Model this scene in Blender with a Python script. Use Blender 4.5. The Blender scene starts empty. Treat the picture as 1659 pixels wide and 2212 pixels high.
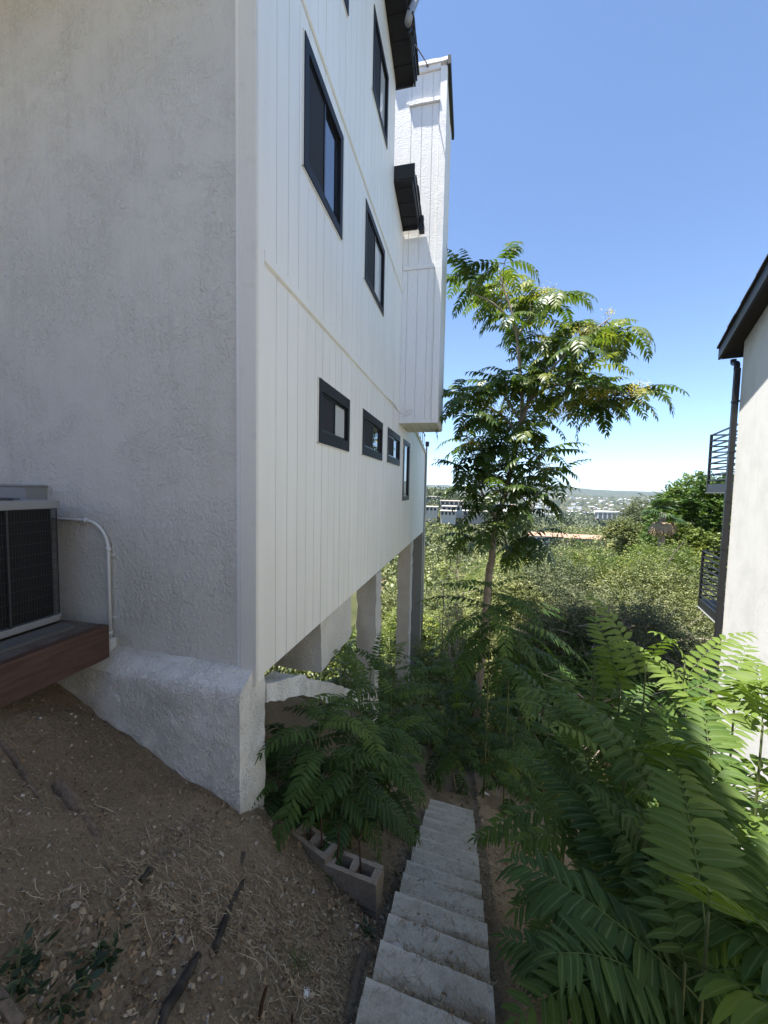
import bpy, bmesh, math, random
import numpy as np
from mathutils import Vector, Matrix, noise as mnoise
random.seed(7); rng = np.random.default_rng(7)
sc = bpy.context.scene; COL = sc.collection
R = math.radians
# ------------------------------------------------------------------ camera (eye at the origin, wall runs along +Y)
YAW, PITCH, ROLL = R(12.486), R(-3.52), R(1.164)
cf = Vector((-math.sin(YAW)*math.cos(PITCH), math.cos(YAW)*math.cos(PITCH), math.sin(PITCH)))
r0 = Vector((math.cos(YAW), math.sin(YAW), 0)); u0 = r0.cross(cf)
cr = math.cos(ROLL)*r0 + math.sin(ROLL)*u0; cu = -math.sin(ROLL)*r0 + math.cos(ROLL)*u0
cam = bpy.data.objects.new('camera', bpy.data.cameras.new('camera')); COL.objects.link(cam)
cam.matrix_world = Matrix(((cr.x, cu.x, -cf.x, 0), (cr.y, cu.y, -cf.y, 0), (cr.z, cu.z, -cf.z, 0), (0, 0, 0, 1)))
cam.data.sensor_fit = 'HORIZONTAL'; cam.data.sensor_width = 36; cam.data.lens = 18.0
cam.data.clip_start = 0.02; cam.data.clip_end = 30000
sc.camera = cam
def ray(x, y): return cf + cr*((x-829.5)/829.5) - cu*((y-1106)/829.5)   # survey helper: photo point -> direction
def onX(x, y, X): d = ray(x, y); return d*(X/d.x)
def onY(x, y, Y): d = ray(x, y); return d*(Y/d.y)
# ------------------------------------------------------------------ world, sun, exposure
SUN = Vector((-1.0, -0.45, 4.0)).normalized()
elev = math.asin(SUN.z)
w = bpy.data.worlds.new('World'); sc.world = w; w.use_nodes = True
nt = w.node_tree; sky = nt.nodes.new('ShaderNodeTexSky'); sky.sky_type = 'NISHITA'; sky.sun_disc = False
sky.sun_elevation = elev; sky.sun_rotation = math.atan2(SUN.x, SUN.y); sky.altitude = 3000; sky.dust_density = 0.4; sky.ozone_density = 2.2
bg = nt.nodes['Background']; bg.inputs['Strength'].default_value = 0.11
nt.links.new(sky.outputs[0], bg.inputs[0])
sl = bpy.data.lights.new('sun', 'SUN'); sl.energy = 5.0; sl.angle = R(0.5); sl.color = (1, .95, .87)
so = bpy.data.objects.new('sun', sl); COL.objects.link(so); so.rotation_euler = SUN.to_track_quat('Z', 'Y').to_euler()
sc.view_settings.view_transform = 'Standard'; sc.view_settings.look = 'None'
sc.view_settings.exposure = 1.5; sc.view_settings.gamma = 1; sc.view_settings.use_curve_mapping = False
sc.render.engine = 'CYCLES'
# ------------------------------------------------------------------ materials
def mat(name, col=(.5,.5,.5), rough=.8, spec=.3, metal=0.0):
    m = bpy.data.materials.new(name); m.use_nodes = True
    p = m.node_tree.nodes['Principled BSDF']
    p.inputs['Base Color'].default_value = (*col, 1); p.inputs['Roughness'].default_value = rough
    p.inputs['Specular IOR Level'].default_value = spec; p.inputs['Metallic'].default_value = metal
    return m
def N(m, t, **kw):
    n = m.node_tree.nodes.new(t)
    for k, v in kw.items():
        if k in n.inputs: n.inputs[k].default_value = v
        else: setattr(n, k, v)
    return n
def L(m, a, b): m.node_tree.links.new(a, b)
def P(m): return m.node_tree.nodes['Principled BSDF']
def ramp(m, fac, stops):
    n = N(m, 'ShaderNodeValToRGB'); e = n.color_ramp.elements
    while len(e) < len(stops): e.new(.5)
    for k, (p, c) in enumerate(stops): e[k].position = p; e[k].color = (*c, 1)
    L(m, fac, n.inputs[0]); return n.outputs[0]
def coords(m, scale=(1,1,1), rot=(0,0,0)):
    tc = N(m, 'ShaderNodeTexCoord'); mp = N(m, 'ShaderNodeMapping'); mp.inputs['Scale'].default_value = scale; mp.inputs['Rotation'].default_value = rot
    L(m, tc.outputs['Object'], mp.inputs[0]); return mp.outputs[0]
def nz(m, vec, scale, detail=4, rough=.6, dist=0):
    n = N(m, 'ShaderNodeTexNoise', Scale=scale, Detail=detail, Roughness=rough, Distortion=dist); L(m, vec, n.inputs['Vector']); return n.outputs['Fac']
def mth(m, op, a, b):
    n = N(m, 'ShaderNodeMath', operation=op)
    for k, v in enumerate((a, b)):
        if isinstance(v, (int, float)): n.inputs[k].default_value = v
        else: L(m, v, n.inputs[k])
    return n.outputs[0]
def mixc(m, f, a, b, blend='MIX'):
    n = N(m, 'ShaderNodeMix', data_type='RGBA', blend_type=blend)
    for k, v in ((0, f), (6, a), (7, b)):
        if isinstance(v, (int, float)): n.inputs[k].default_value = v
        elif isinstance(v, tuple): n.inputs[k].default_value = (*v, 1)
        else: L(m, v, n.inputs[k])
    return n.outputs[2]
def bump(m, h, strength, dist=.01):
    b = N(m, 'ShaderNodeBump', Strength=strength, Distance=dist); L(m, h, b.inputs['Height']); L(m, b.outputs[0], P(m).inputs['Normal'])

M = {}
def stucco(name, c1, c2, dirt=.25, sc_=1.0, st=.9):
    m = mat(name, c1, .85, .2); v = coords(m)
    a = nz(m, coords(m, (1, 1, .75), (0, .5, 0)), 25*sc_, 3, .5, 1.4); b = nz(m, coords(m, (1, 1, .55), (0, .6, 0)), 60*sc_, 2, .5, 1.0); c = nz(m, v, 2.6*sc_, 4, .6, .6)
    flat = ramp(m, c, [(.38, (.15,)*3), (.60, (1,1,1))])
    r1 = ramp(m, a, [(.47, (0,0,0)), (.53, (.85,)*3), (.60, (1,1,1))]); r2 = ramp(m, b, [(.50, (0,0,0)), (.57, (1,1,1))])
    h = mth(m, 'MULTIPLY', mth(m, 'ADD', r1, mth(m, 'MULTIPLY', r2, .45)), flat)
    h = mth(m, 'ADD', h, mth(m, 'MULTIPLY', nz(m, v, 3.1, 3, .5), 1.6))
    bump(m, h, st, .010)
    d = nz(m, v, 1.7, 5, .62); s_ = nz(m, coords(m, (5, 5, .35)), 2.2, 5, .65)
    col = mixc(m, ramp(m, d, [(.42, (0,0,0)), (.75, (dirt,)*3)]), c1, c2)
    col = mixc(m, ramp(m, s_, [(.52, (0,0,0)), (.78, (.2,)*3)]), col, tuple(q*.72 for q in c2))
    L(m, col, P(m).inputs['Base Color']); return m
M['stucco'] = stucco('white_stucco', (.62,.602,.545), (.50,.48,.425), 0.3, .85, .7)
M['stucco_dirty'] = stucco('weathered_white_stucco', (.80,.79,.74), (.42,.38,.31), .5, 1.2, .9)
M['nstucco'] = stucco('smooth_white_plaster', (.86,.86,.845), (.70,.695,.68), .8, .35, .08)
# painted siding
m = M['siding'] = mat('white_painted_siding', (.8,.8,.78), .5, .35); v = coords(m, (6, 6, .5))
g = nz(m, v, 9, 4, .6); d = nz(m, coords(m, (1.5, 1.5, .35)), 1.6, 4, .6); s = nz(m, coords(m), 17, 3, .7)
col = mixc(m, ramp(m, d, [(.40, (0,0,0)), (.8, (.55,)*3)]), (.85,.83,.765), (.72,.70,.625))
col = mixc(m, ramp(m, s, [(.70, (0,0,0)), (.78, (.55,)*3)]), col, (.45,.43,.38))
L(m, col, P(m).inputs['Base Color']); bump(m, g, .25, .004)
m = M['trim'] = mat('white_painted_trim', (.72,.70,.63), .55, .3); v = coords(m, (9, 9, .7))
bump(m, nz(m, v, 8, 5, .7), .5, .006)
col = mixc(m, ramp(m, nz(m, coords(m), 5, 4, .7), [(.55, (0,0,0)), (.8, (.5,)*3)]), (.72,.70,.63), (.5,.48,.42)); L(m, col, P(m).inputs['Base Color'])
m = M['ctrim'] = mat('wrinkled_white_elastomeric_paint', (.80,.79,.77), .5, .3)
bump(m, nz(m, coords(m, (3, 3, 7)), 7, 5, .6, .5), .35, .02)
M['black'] = mat('black_painted_wood', (.018,.019,.022), .45, .4); bump(M['black'], nz(M['black'], coords(M['black'], (1, 14, 14)), 6, 4), .25, .004)
M['soffit'] = mat('black_soffit_boards', (.012,.012,.014), .6, .3)
M['frame'] = mat('charcoal_window_trim', (.015,.016,.018), .5, .22)
M['sash'] = mat('black_vinyl_sash', (.012,.012,.014), .3, .5)
M['glass'] = mat('dark_window_glass', (.02,.024,.03), .015, .9); P(M['glass']).inputs['IOR'].default_value = 2.7
M['pale_glass'] = mat('window_glass_with_pale_blind_behind', (.55,.57,.56), .03, .5)
M['screen'] = mat('insect_screen', (.035,.037,.04), .75, .15)
M['shingle'] = mat('dark_grey_shingles', (.05,.047,.045), .9, .15)
# concrete
def concrete(name, a, b, st=.5, sc_=1.0):
    m = mat(name, a, .9, .15); v = coords(m)
    n1 = nz(m, v, 5*sc_, 6, .7, .3); n2 = nz(m, v, 70*sc_, 4, .7); n3 = nz(m, v, 22*sc_, 5, .7, .2)
    col = mixc(m, ramp(m, n1, [(.3, (0,0,0)), (.72, (1,1,1))]), a, b)
    col = mixc(m, ramp(m, n3, [(.30, (.65,)*3), (.48, (0,0,0))]), col, tuple(q*.5 for q in b))
    col = mixc(m, ramp(m, n2, [(.35, (.35,)*3), (.6, (0,0,0))]), col, tuple(q*.6 for q in b))
    L(m, col, P(m).inputs['Base Color']); bump(m, mth(m, 'ADD', n2, mth(m, 'MULTIPLY', n3, 1.2)), st, .008); return m
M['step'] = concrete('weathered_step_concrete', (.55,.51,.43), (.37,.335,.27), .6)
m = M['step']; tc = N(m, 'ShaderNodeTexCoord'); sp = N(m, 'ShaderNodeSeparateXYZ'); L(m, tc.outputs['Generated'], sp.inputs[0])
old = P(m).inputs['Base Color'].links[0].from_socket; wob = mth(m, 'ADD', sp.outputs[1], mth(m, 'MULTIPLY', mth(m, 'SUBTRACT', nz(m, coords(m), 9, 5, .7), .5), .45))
c2 = mixc(m, ramp(m, wob, [(.30, (.9,)*3), (.52, (0,0,0))]), old, (.17,.138,.098)); c3 = mixc(m, ramp(m, wob, [(.82, (0,0,0)), (.95, (.6,)*3)]), c2, (.60,.565,.49)); L(m, c3, P(m).inputs['Base Color'])  # dirt on tread backs and pale nosings, painted to give the edges shading contrast
M['block'] = concrete('tan_grey_block', (.42,.355,.275), (.28,.225,.165), .8, 1.6)
M['platform'] = mat('red_brown_stained_timber', (.085,.038,.028), .6, .3)
m = M['platform']; v = coords(m, (14, 1.2, 14)); L(m, ramp(m, nz(m, v, 3, 6, .7), [(.3, (.048,.027,.019)), (.7, (.115,.066,.048))]), P(m).inputs['Base Color']); bump(m, nz(m, v, 5, 5), .4, .004)
m = M['deckboard'] = mat('dusty_brown_deck', (.12,.10,.085), .85, .2); L(m, ramp(m, nz(m, coords(m), 7, 6, .7), [(.3, (.08,.06,.05)), (.7, (.19,.165,.14))]), P(m).inputs['Base Color'])
M['oldwood'] = mat('weathered_wood', (.16,.125,.09), .9, .15)
m = M['oldwood']; v = coords(m, (10, 10, 1.5)); L(m, ramp(m, nz(m, v, 4, 6, .7), [(.3, (.085,.065,.048)), (.75, (.22,.175,.13))]), P(m).inputs['Base Color']); bump(m, nz(m, v, 8, 5), .6, .006)
M['darkwood'] = mat('dark_rotten_pipe', (.028,.024,.020), .75, .25)
m = M['darkwood']; L(m, ramp(m, nz(m, coords(m), 9, 6, .7), [(.35, (.016,.014,.012)), (.75, (.085,.072,.056))]), P(m).inputs['Base Color'])
M['grey_metal'] = mat('grey_painted_metal', (.25,.26,.265), .5, .4)
M['grey_rail'] = mat('grey_painted_rail', (.125,.123,.115), .6, .3)
M['galv'] = mat('galvanised_steel', (.5,.51,.52), .38, .5, .85)
M['ac_metal'] = mat('grey_enamel', (.27,.275,.275), .4, .5)
M['coil'] = mat('dark_condenser_coil', (.012,.012,.013), .6, .3)
M['wire'] = mat('dark_guard_wire', (.035,.037,.038), .45, .5)
M['pvc'] = mat('white_painted_conduit', (.62,.63,.61), .5, .35)
M['rebar'] = mat('rusty_steel_bar', (.075,.042,.028), .9, .2)
M['black_plastic'] = mat('black_plastic', (.012,.012,.013), .4, .5)
M['white_paper'] = mat('white_paper', (.8,.8,.8), .8, .2)
M['tin'] = mat('dull_tin', (.42,.40,.37), .5, .5, .4)
bump(M['tin'], nz(M['tin'], coords(M['tin']), 60, 3), .5, .004)
M['cable'] = mat('grey_cable', (.12,.10,.10), .6, .3)
m = M['bark'] = mat('smooth_grey_brown_bark', (.2,.16,.12), .85, .2); v = coords(m, (3, 3, .8))
L(m, ramp(m, nz(m, v, 6, 6, .7), [(.3, (.20,.165,.13)), (.7, (.38,.32,.25))]), P(m).inputs['Base Color']); bump(m, nz(m, v, 14, 5), .5, .01)
M['greenstem'] = mat('green_brown_stem', (.11,.13,.05), .6, .3)
M['deadtwig'] = mat('bleached_dead_twigs', (.34,.29,.24), .9, .1)
M['seed'] = mat('yellow_green_seeds', (.42,.36,.05), .7, .2)
M['straw'] = mat('dry_straw', (.36,.27,.16), .85, .15)
m = M['straw']; at = N(m, 'ShaderNodeAttribute', attribute_name='tint'); L(m, ramp(m, at.outputs['Fac'], [(0, (.17,.12,.075)), (.55, (.33,.25,.155)), (1, (.47,.40,.28))]), P(m).inputs['Base Color'])
m = M['litter'] = mat('dry_leaf_litter', (.3,.22,.14), .85, .15)
at = N(m, 'ShaderNodeAttribute', attribute_name='tint'); L(m, ramp(m, at.outputs['Fac'], [(0, (.12,.08,.048)), (.5, (.24,.17,.10)), (.9, (.37,.29,.19)), (1, (.46,.41,.34))]), P(m).inputs['Base Color'])
m = M['pebble'] = mat('pebbles', (.3,.27,.23), .9, .15)
at = N(m, 'ShaderNodeAttribute', attribute_name='tint'); L(m, ramp(m, at.outputs['Fac'], [(0, (.16,.128,.092)), (.8, (.27,.225,.17)), (1, (.48,.44,.38))]), P(m).inputs['Base Color'])
def leafmat(name, dark, mid, light, vein=None, trans=.3, rough=.42, spec=.45, tcol=None):
    m = mat(name, mid, rough, spec)
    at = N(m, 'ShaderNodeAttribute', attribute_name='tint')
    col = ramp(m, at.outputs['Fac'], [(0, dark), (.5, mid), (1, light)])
    if vein:
        uv = N(m, 'ShaderNodeUVMap'); sp = N(m, 'ShaderNodeSeparateXYZ'); L(m, uv.outputs[0], sp.inputs[0])
        a = mth(m, 'ABSOLUTE', mth(m, 'SUBTRACT', sp.outputs[0], .5), 0)
        mid_ = ramp(m, a, [(0.03, (1,1,1)), (.09, (0,0,0))])
        wv = mth(m, 'FRACT', mth(m, 'SUBTRACT', mth(m, 'MULTIPLY', sp.outputs[1], 9), mth(m, 'MULTIPLY', a, 5)), 0)
        side = ramp(m, wv, [(0, (.35,)*3), (.12, (0,0,0))])
        f = mth(m, 'MAXIMUM', mid_, side)
        col = mixc(m, mth(m, 'MULTIPLY', f, .6), col, vein)
    L(m, col, P(m).inputs['Base Color'])
    t = N(m, 'ShaderNodeBsdfTranslucent'); mx = N(m, 'ShaderNodeMixShader'); mx.inputs[0].default_value = trans
    hs = mixc(m, 1.0, col, tcol or (1.35, 1.5, .5), 'MULTIPLY'); L(m, hs, t.inputs['Color'])
    L(m, P(m).outputs[0], mx.inputs[1]); L(m, t.outputs[0], mx.inputs[2])
    L(m, mx.outputs[0], m.node_tree.nodes['Material Output'].inputs['Surface']); return m
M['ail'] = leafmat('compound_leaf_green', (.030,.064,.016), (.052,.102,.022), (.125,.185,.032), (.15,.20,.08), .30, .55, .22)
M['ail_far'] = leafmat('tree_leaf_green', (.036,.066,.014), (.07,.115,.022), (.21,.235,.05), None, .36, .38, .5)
M['olive'] = leafmat('olive_shrub_leaf', (.07,.092,.026), (.145,.168,.055), (.30,.305,.115), None, .10, .5, .4)
M['lime'] = leafmat('yellow_green_leaf', (.07,.11,.018), (.14,.185,.04), (.28,.30,.07), None, .14, .5, .4)
M['deep'] = leafmat('glossy_dark_leaf', (.032,.070,.014), (.070,.130,.024), (.14,.20,.04), None, .25, .45, .35)
M['grey_green'] = leafmat('grey_green_leaf', (.05,.066,.035), (.10,.12,.062), (.18,.195,.10), None, .10, .6, .3)
M['palmleaf'] = leafmat('palm_frond_green', (.05,.09,.03), (.10,.14,.05), (.17,.2,.08), None, .2)
M['deadfrond'] = mat('dry_tan_fronds', (.36,.27,.17), .9, .1)
M['weed'] = leafmat('weed_leaf', (.018,.036,.018), (.03,.055,.027), (.055,.09,.038), None, .25)
# ground
m = M['ground'] = mat('hillside_dirt', (.16,.12,.085), .95, .1); v = coords(m)
n1 = nz(m, v, .9, 6, .65, .4); n2 = nz(m, v, 14, 6, .7, .3); n3 = nz(m, v, 60, 6, .8)
col = mixc(m, ramp(m, n1, [(.35, (0,0,0)), (.65, (1,1,1))]), (.25,.195,.132), (.36,.28,.19))
col = mixc(m, ramp(m, n2, [(.40, (0,0,0)), (.68, (.8,)*3)]), col, (.37,.285,.19))
col = mixc(m, ramp(m, n3, [(.50, (0,0,0)), (.70, (.9,)*3)]), col, (.46,.38,.275))
col = mixc(m, ramp(m, n3, [(.30, (.85,)*3), (.45, (0,0,0))]), col, (.085,.064,.045))
geo = N(m, 'ShaderNodeNewGeometry'); sp = N(m, 'ShaderNodeSeparateXYZ'); L(m, geo.outputs['Position'], sp.inputs[0])
far = ramp(m, mth(m, 'DIVIDE', sp.outputs[1], 60), [(.14, (0,0,0)), (.30, (1,1,1))])
f1 = nz(m, v, .03, 6, .6); f2 = nz(m, v, .006, 5, .6)
fc = ramp(m, f1, [(.38, (.045,.055,.022)), (.6, (.10,.095,.045)), (.74, (.30,.22,.14))])
L(m, mixc(m, far, col, fc), P(m).inputs['Base Color']); bump(m, mth(m, 'ADD', n3, mth(m, 'MULTIPLY', n2, 2)), .9, .035)
for nm, c in (('far_white', (.68,.67,.64)), ('far_cream', (.52,.48,.42)), ('far_tan', (.36,.31,.26)), ('far_grey', (.30,.30,.31)), ('far_dark', (.05,.052,.055)), ('far_roof', (.34,.33,.32)), ('terracotta', (.36,.225,.165)), ('far_window', (.06,.07,.08)), ('road', (.20,.20,.20))):
    M[nm] = mat(nm, c, .85, .2)
# ------------------------------------------------------------------ mesh helpers
def new_obj(name, me, parent=None):
    o = bpy.data.objects.new(name, me); COL.objects.link(o)
    if parent: o.parent = parent
    return o
def tag(o, label=None, cat=None, group=None, kind=None):
    for k, v_ in (('label', label), ('category', cat), ('group', group), ('kind', kind)):
        if v_: o[k] = v_
    return o
def thing(name, label, cat, group=None, loc=(0,0,0)):
    o = bpy.data.objects.new(name, None); COL.objects.link(o); o.empty_display_size = .1; o.location = loc
    return tag(o, label, cat, group)
class MB:
    def __init__(s): s.v = []; s.f = []
    def box(s, x0, x1, y0, y1, z0, z1):
        b = len(s.v); s.v += [(x, y, z) for x in (x0, x1) for y in (y0, y1) for z in (z0, z1)]
        s.f += [tuple(b+i for i in q) for q in ((0,1,3,2),(4,6,7,5),(0,4,5,1),(2,3,7,6),(0,2,6,4),(1,5,7,3))]; return s
    def obox(s, c, ax, ay, az):     # centre and half axes
        c, ax, ay, az = map(Vector, (c, ax, ay, az)); b = len(s.v)
        s.v += [tuple(c+i*ax+j*ay+k*az) for i in (-1,1) for j in (-1,1) for k in (-1,1)]
        s.f += [tuple(b+i for i in q) for q in ((0,1,3,2),(4,6,7,5),(0,4,5,1),(2,3,7,6),(0,2,6,4),(1,5,7,3))]; return s
    def prism(s, pts, d):           # polygon extruded by vector d
        b = len(s.v); n = len(pts); d = Vector(d)
        s.v += [tuple(Vector(p)) for p in pts] + [tuple(Vector(p)+d) for p in pts]
        s.f += [tuple(range(b, b+n))[::-1], tuple(range(b+n, b+2*n))] + [(b+i, b+(i+1)%n, b+n+(i+1)%n, b+n+i) for i in range(n)]; return s
    def quad(s, a, b_, c, d):
        b = len(s.v); s.v += [tuple(a), tuple(b_), tuple(c), tuple(d)]; s.f.append((b, b+1, b+2, b+3)); return s
    def tube(s, pts, r, n=8, cap=True):
        pts = [Vector(p) for p in pts]; rs = r if isinstance(r, (list, tuple)) else [r]*len(pts)
        dd = pts[-1]-pts[0]; ref = Vector((0, 1, .02)) if abs(dd.z) > .6*dd.length else Vector((0, 0, 1)); rings = []
        for i, p in enumerate(pts):
            t = (pts[min(i+1, len(pts)-1)] - pts[max(i-1, 0)]).normalized()
            a = t.cross(ref)
            if a.length < .1: a = t.cross(Vector((1, 0, 0)))
            a.normalize(); c = t.cross(a); b = len(s.v)
            s.v += [tuple(p + rs[i]*(math.cos(2*math.pi*k/n)*a + math.sin(2*math.pi*k/n)*c)) for k in range(n)]; rings.append(b)
        for p, q in zip(rings, rings[1:]): s.f += [(p+k, p+(k+1)%n, q+(k+1)%n, q+k) for k in range(n)]
        if cap: s.f += [tuple(rings[0]+k for k in range(n))[::-1], tuple(rings[-1]+k for k in range(n))]
        return s
    def build(s, name, m, parent=None, smooth=False, bevel=0):
        me = bpy.data.meshes.new(name); me.from_pydata(s.v, [], s.f); me.update()
        bm = bmesh.new(); bm.from_mesh(me); bmesh.ops.recalc_face_normals(bm, faces=bm.faces)
        if bevel: bmesh.ops.bevel(bm, geom=bm.edges[:], offset=bevel, segments=2, affect='EDGES', profile=.6)
        bm.to_mesh(me); bm.free()
        if smooth: me.polygons.foreach_set('use_smooth', [True]*len(me.polygons))
        me.materials.append(m); return new_obj(name, me, parent)
def rough(o, cut=.06, amp=.01, freq=6, seed=0, smooth=True, zfade=None):     # subdivide and roughen a mesh so its edges are hand-made
    bm = bmesh.new(); bm.from_mesh(o.data)
    for _ in range(6):
        es = [e for e in bm.edges if e.calc_length() > cut*1.5]
        if not es: break
        bmesh.ops.subdivide_edges(bm, edges=es, cuts=1, use_grid_fill=True)
    bmesh.ops.triangulate(bm, faces=[f for f in bm.faces if len(f.verts) > 4])
    bm.normal_update(); sv = Vector((seed*7.3, seed*3.1, seed*5.7)); mv = {}
    for v_ in bm.verts:
        p = v_.co*freq + sv
        d = mnoise.noise(p)*amp + mnoise.noise(p*3.1)*amp*.5
        mv[v_] = v_.normal*(d - amp*.3) + Vector((mnoise.noise(p+Vector((9, 0, 0))), mnoise.noise(p+Vector((0, 9, 0))), mnoise.noise(p+Vector((0, 0, 9)))))*amp*.5
    for v_, d in mv.items(): v_.co += d
    bm.to_mesh(o.data); bm.free()
    if smooth:
        o.data.polygons.foreach_set('use_smooth', [True]*len(o.data.polygons))
        bm = bmesh.new(); bm.from_mesh(o.data)
        for e in bm.edges: e.smooth = not (len(e.link_faces) == 2 and e.calc_face_angle(0) > .7)
        bm.to_mesh(o.data); bm.free()
    return o
def np_mesh(name, V, F, m, parent=None, tint=None, uv=None, smooth=False):   # V (n,3), F (k,3|4); tint per vertex; uv per vertex
    V = np.ascontiguousarray(V, np.float32); F = np.ascontiguousarray(F, np.int32); k, c = F.shape
    me = bpy.data.meshes.new(name); me.vertices.add(len(V)); me.vertices.foreach_set('co', V.ravel())
    me.loops.add(k*c); me.loops.foreach_set('vertex_index', F.ravel())
    me.polygons.add(k); me.polygons.foreach_set('loop_start', np.arange(0, k*c, c, dtype=np.int32)); me.polygons.foreach_set('loop_total', np.full(k, c, np.int32))
    if tint is not None:
        a = me.attributes.new('tint', 'FLOAT', 'POINT'); a.data.foreach_set('value', np.ascontiguousarray(tint, np.float32))
    if uv is not None:
        l = me.uv_layers.new(name='UVMap'); l.data.foreach_set('uv', np.ascontiguousarray(uv[F.ravel()], np.float32).ravel())
    if smooth: me.polygons.foreach_set('use_smooth', np.ones(k, bool))
    me.update(calc_edges=True); me.validate(); me.materials.append(m); return new_obj(name, me, parent)
def copy_tree(o, parent=None):
    c = o.copy(); COL.objects.link(c); c.parent = parent
    for ch in list(o.children): copy_tree(ch, c)
    return c
def unit(a): return a/np.maximum(np.linalg.norm(a, axis=-1, keepdims=True), 1e-9)
# ------------------------------------------------------------------ terrain
def hsh(i, j):
    i = np.asarray(i, np.int64); j = np.asarray(j, np.int64)
    h = (i*374761393 + j*668265263) & 0xFFFFFFFF; h = ((h ^ (h >> 13))*1274126177) & 0xFFFFFFFF
    return ((h ^ (h >> 16)) & 0xFFFF)/65535.0
def vnoise(x, y):
    x = np.asarray(x, float); y = np.asarray(y, float); i = np.floor(x); j = np.floor(y); fx = x-i; fy = y-j
    fx = fx*fx*(3-2*fx); fy = fy*fy*(3-2*fy)
    return (hsh(i, j)*(1-fx)+hsh(i+1, j)*fx)*(1-fy)+(hsh(i, j+1)*(1-fx)+hsh(i+1, j+1)*fx)*fy - .5
PY = [-40, -9, -6.2, -3, 6, 10, 14, 20, 40, 80, 150, 250, 400, 800, 1500, 2300, 3000, 3400, 4200, 6500, 8000, 9500, 14000]
PZ = [2.6, 2.2, 2.0, .22, -4.92, -7.1, -8.9, -11.5, -18, -27, -32, -35, -39, -57, -72, -62, -36, -26, -50, 10, 60, 30, -40]
def stair_z(Y): return -1.49 - .572*Y
def height(X, Y):
    X = np.asarray(X, float); Y = np.asarray(Y, float)
    base = np.interp(Y, PY, PZ)
    near = np.clip((14-Y)/5, 0, 1)
    left = .33 - .5*(np.clip(X, -3.4, -.45)+.45)*1.0 - .5*0
    z = base + near*(np.where(X < -.45, -.5*(np.clip(X, -3.6, -.45)+.45) - .17, np.where(X < .3, -.17 + .0*X, -.12 - .42*(np.clip(X, .3, 4.2)-.3))))
    z = z + near*(vnoise(X*1.3, Y*1.3)*.16 + vnoise(X*4+9, Y*4)*.055 + vnoise(X*11, Y*11+5)*.038 + vnoise(X*24, Y*24+5)*.022)
    fz = np.clip((Y-60)/200, 0, 1)
    z = z + fz*(vnoise(X/90, Y/90)*9 + vnoise(X/400+3, Y/400)*14)
    z = z + 32*np.exp(-((X+30)/52)**2 - ((Y-390)/115)**2)*1.0 + 9*np.exp(-((X-70)/50)**2-((Y-260)/70)**2)
    fm = np.clip((Y-1500)/1200, 0, 1)
    z = z + fm*(vnoise(X/300, Y/700)*24 + vnoise(X/110, Y/300)*9)
    fm2 = np.clip((Y-5200)/1500, 0, 1)*np.clip((9500-Y)/1000, 0, 1)
    z = z + fm2*(vnoise(X/900+1.7, Y/3000+.5)*130 + vnoise(X/260, Y/900)*36 + 110*np.exp(-((X-1050)/700)**2))
    return z
def axis(dense, step, lo, hi, g=1.11):
    a = list(np.arange(dense[0], dense[1]+step/2, step)); s = step; x = a[-1]
    while x < hi: s *= g; x += s; a.append(x)
    s = step; x = a[0]; pre = []
    while x > lo: s *= g; x -= s; pre.append(x)
    return np.array(pre[::-1]+a)
gx = axis((-3.2, 2.2), .045, -9000, 9000, 1.1); gy = axis((.2, 6.0), .045, -60, 14000, 1.075)
GX, GY = np.meshgrid(gx, gy); GZ = height(GX, GY)
V = np.stack([GX, GY, GZ], -1).reshape(-1, 3); nx = len(gx)
ii = (np.arange(len(gy)-1)[:, None]*nx + np.arange(nx-1)[None]).ravel()
ground = np_mesh('ground', V, np.stack([ii, ii+1, ii+nx+1, ii+nx], 1), M['ground'], smooth=True)
tag(ground, 'dry brown dirt hillside falling to a valley and far hills', 'ground', kind='structure')
# ------------------------------------------------------------------ THE WHITE HOUSE
WX = -1.56; SX = -9.0; Y0 = 2.60; YE = 13.62; ZB = -1.50
house = thing('white_house', 'white hillside house with grooved siding, stucco base and black framed windows', 'house', loc=(0, 0, 0))
def wall_top(y):
    if y < 3.5: return 8.44 - .28*(3.5-y)
    if y < 7.30: return 7.40 + .28*(7.28-y)
    if y < 8.40: return 5.66 - .184*(y-7.27)
    if y < 10.9: return 3.2
    return 1.62 - .145*(y-10.99)
wins = [(3.37, 4.42, 2.87, 4.00), (5.41, 6.62, 2.95, 4.03), (5.66, 6.65, 5.70, 6.83), (3.42, 4.54, 5.42, 6.58),
        (3.78, 4.80, .465, 1.125), (5.44, 6.73, .49, 1.15), (7.17, 8.48, .505, 1.16), (8.95, 9.94, -.285, 1.17)]
belts = [1.66, 4.19]
# backing sheet with true window holes, then grooved boards over it
edges_y = sorted({Y0, YE, 3.5, 7.30, 8.40, 10.95} | {q for w_ in wins for q in w_[:2]})
def cells(y0, y1, z0, z1, f):
    cuts = sorted({z0, z1} | {z for w_ in wins if w_[0] < (y0+y1)/2 < w_[1] for z in w_[2:] if z0 < z < z1})
    for a, b in zip(cuts, cuts[1:]):
        if not any(w_[0] < (y0+y1)/2 < w_[1] and w_[2] < (a+b)/2 < w_[3] for w_ in wins): f(a, b)
mb = MB()
for y0, y1 in zip(edges_y, edges_y[1:]):
    t0 = wall_top(y0+1e-3); t1 = wall_top(y1-1e-3); zt = min(t0, t1)
    def back(a, b): mb.box(WX-.16, WX-.014, y0, y1, a, b)
    cells(y0, y1, ZB+.004, zt, back)
    if abs(t0-t1) > .01:
        mb.prism([(WX-.16, y0, zt), (WX-.16, y1, zt), (WX-.16, y0 if t0 > t1 else y1, max(t0, t1))], (.146, 0, 0))
mb.build('wall_backing', M['siding'], house)
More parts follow.
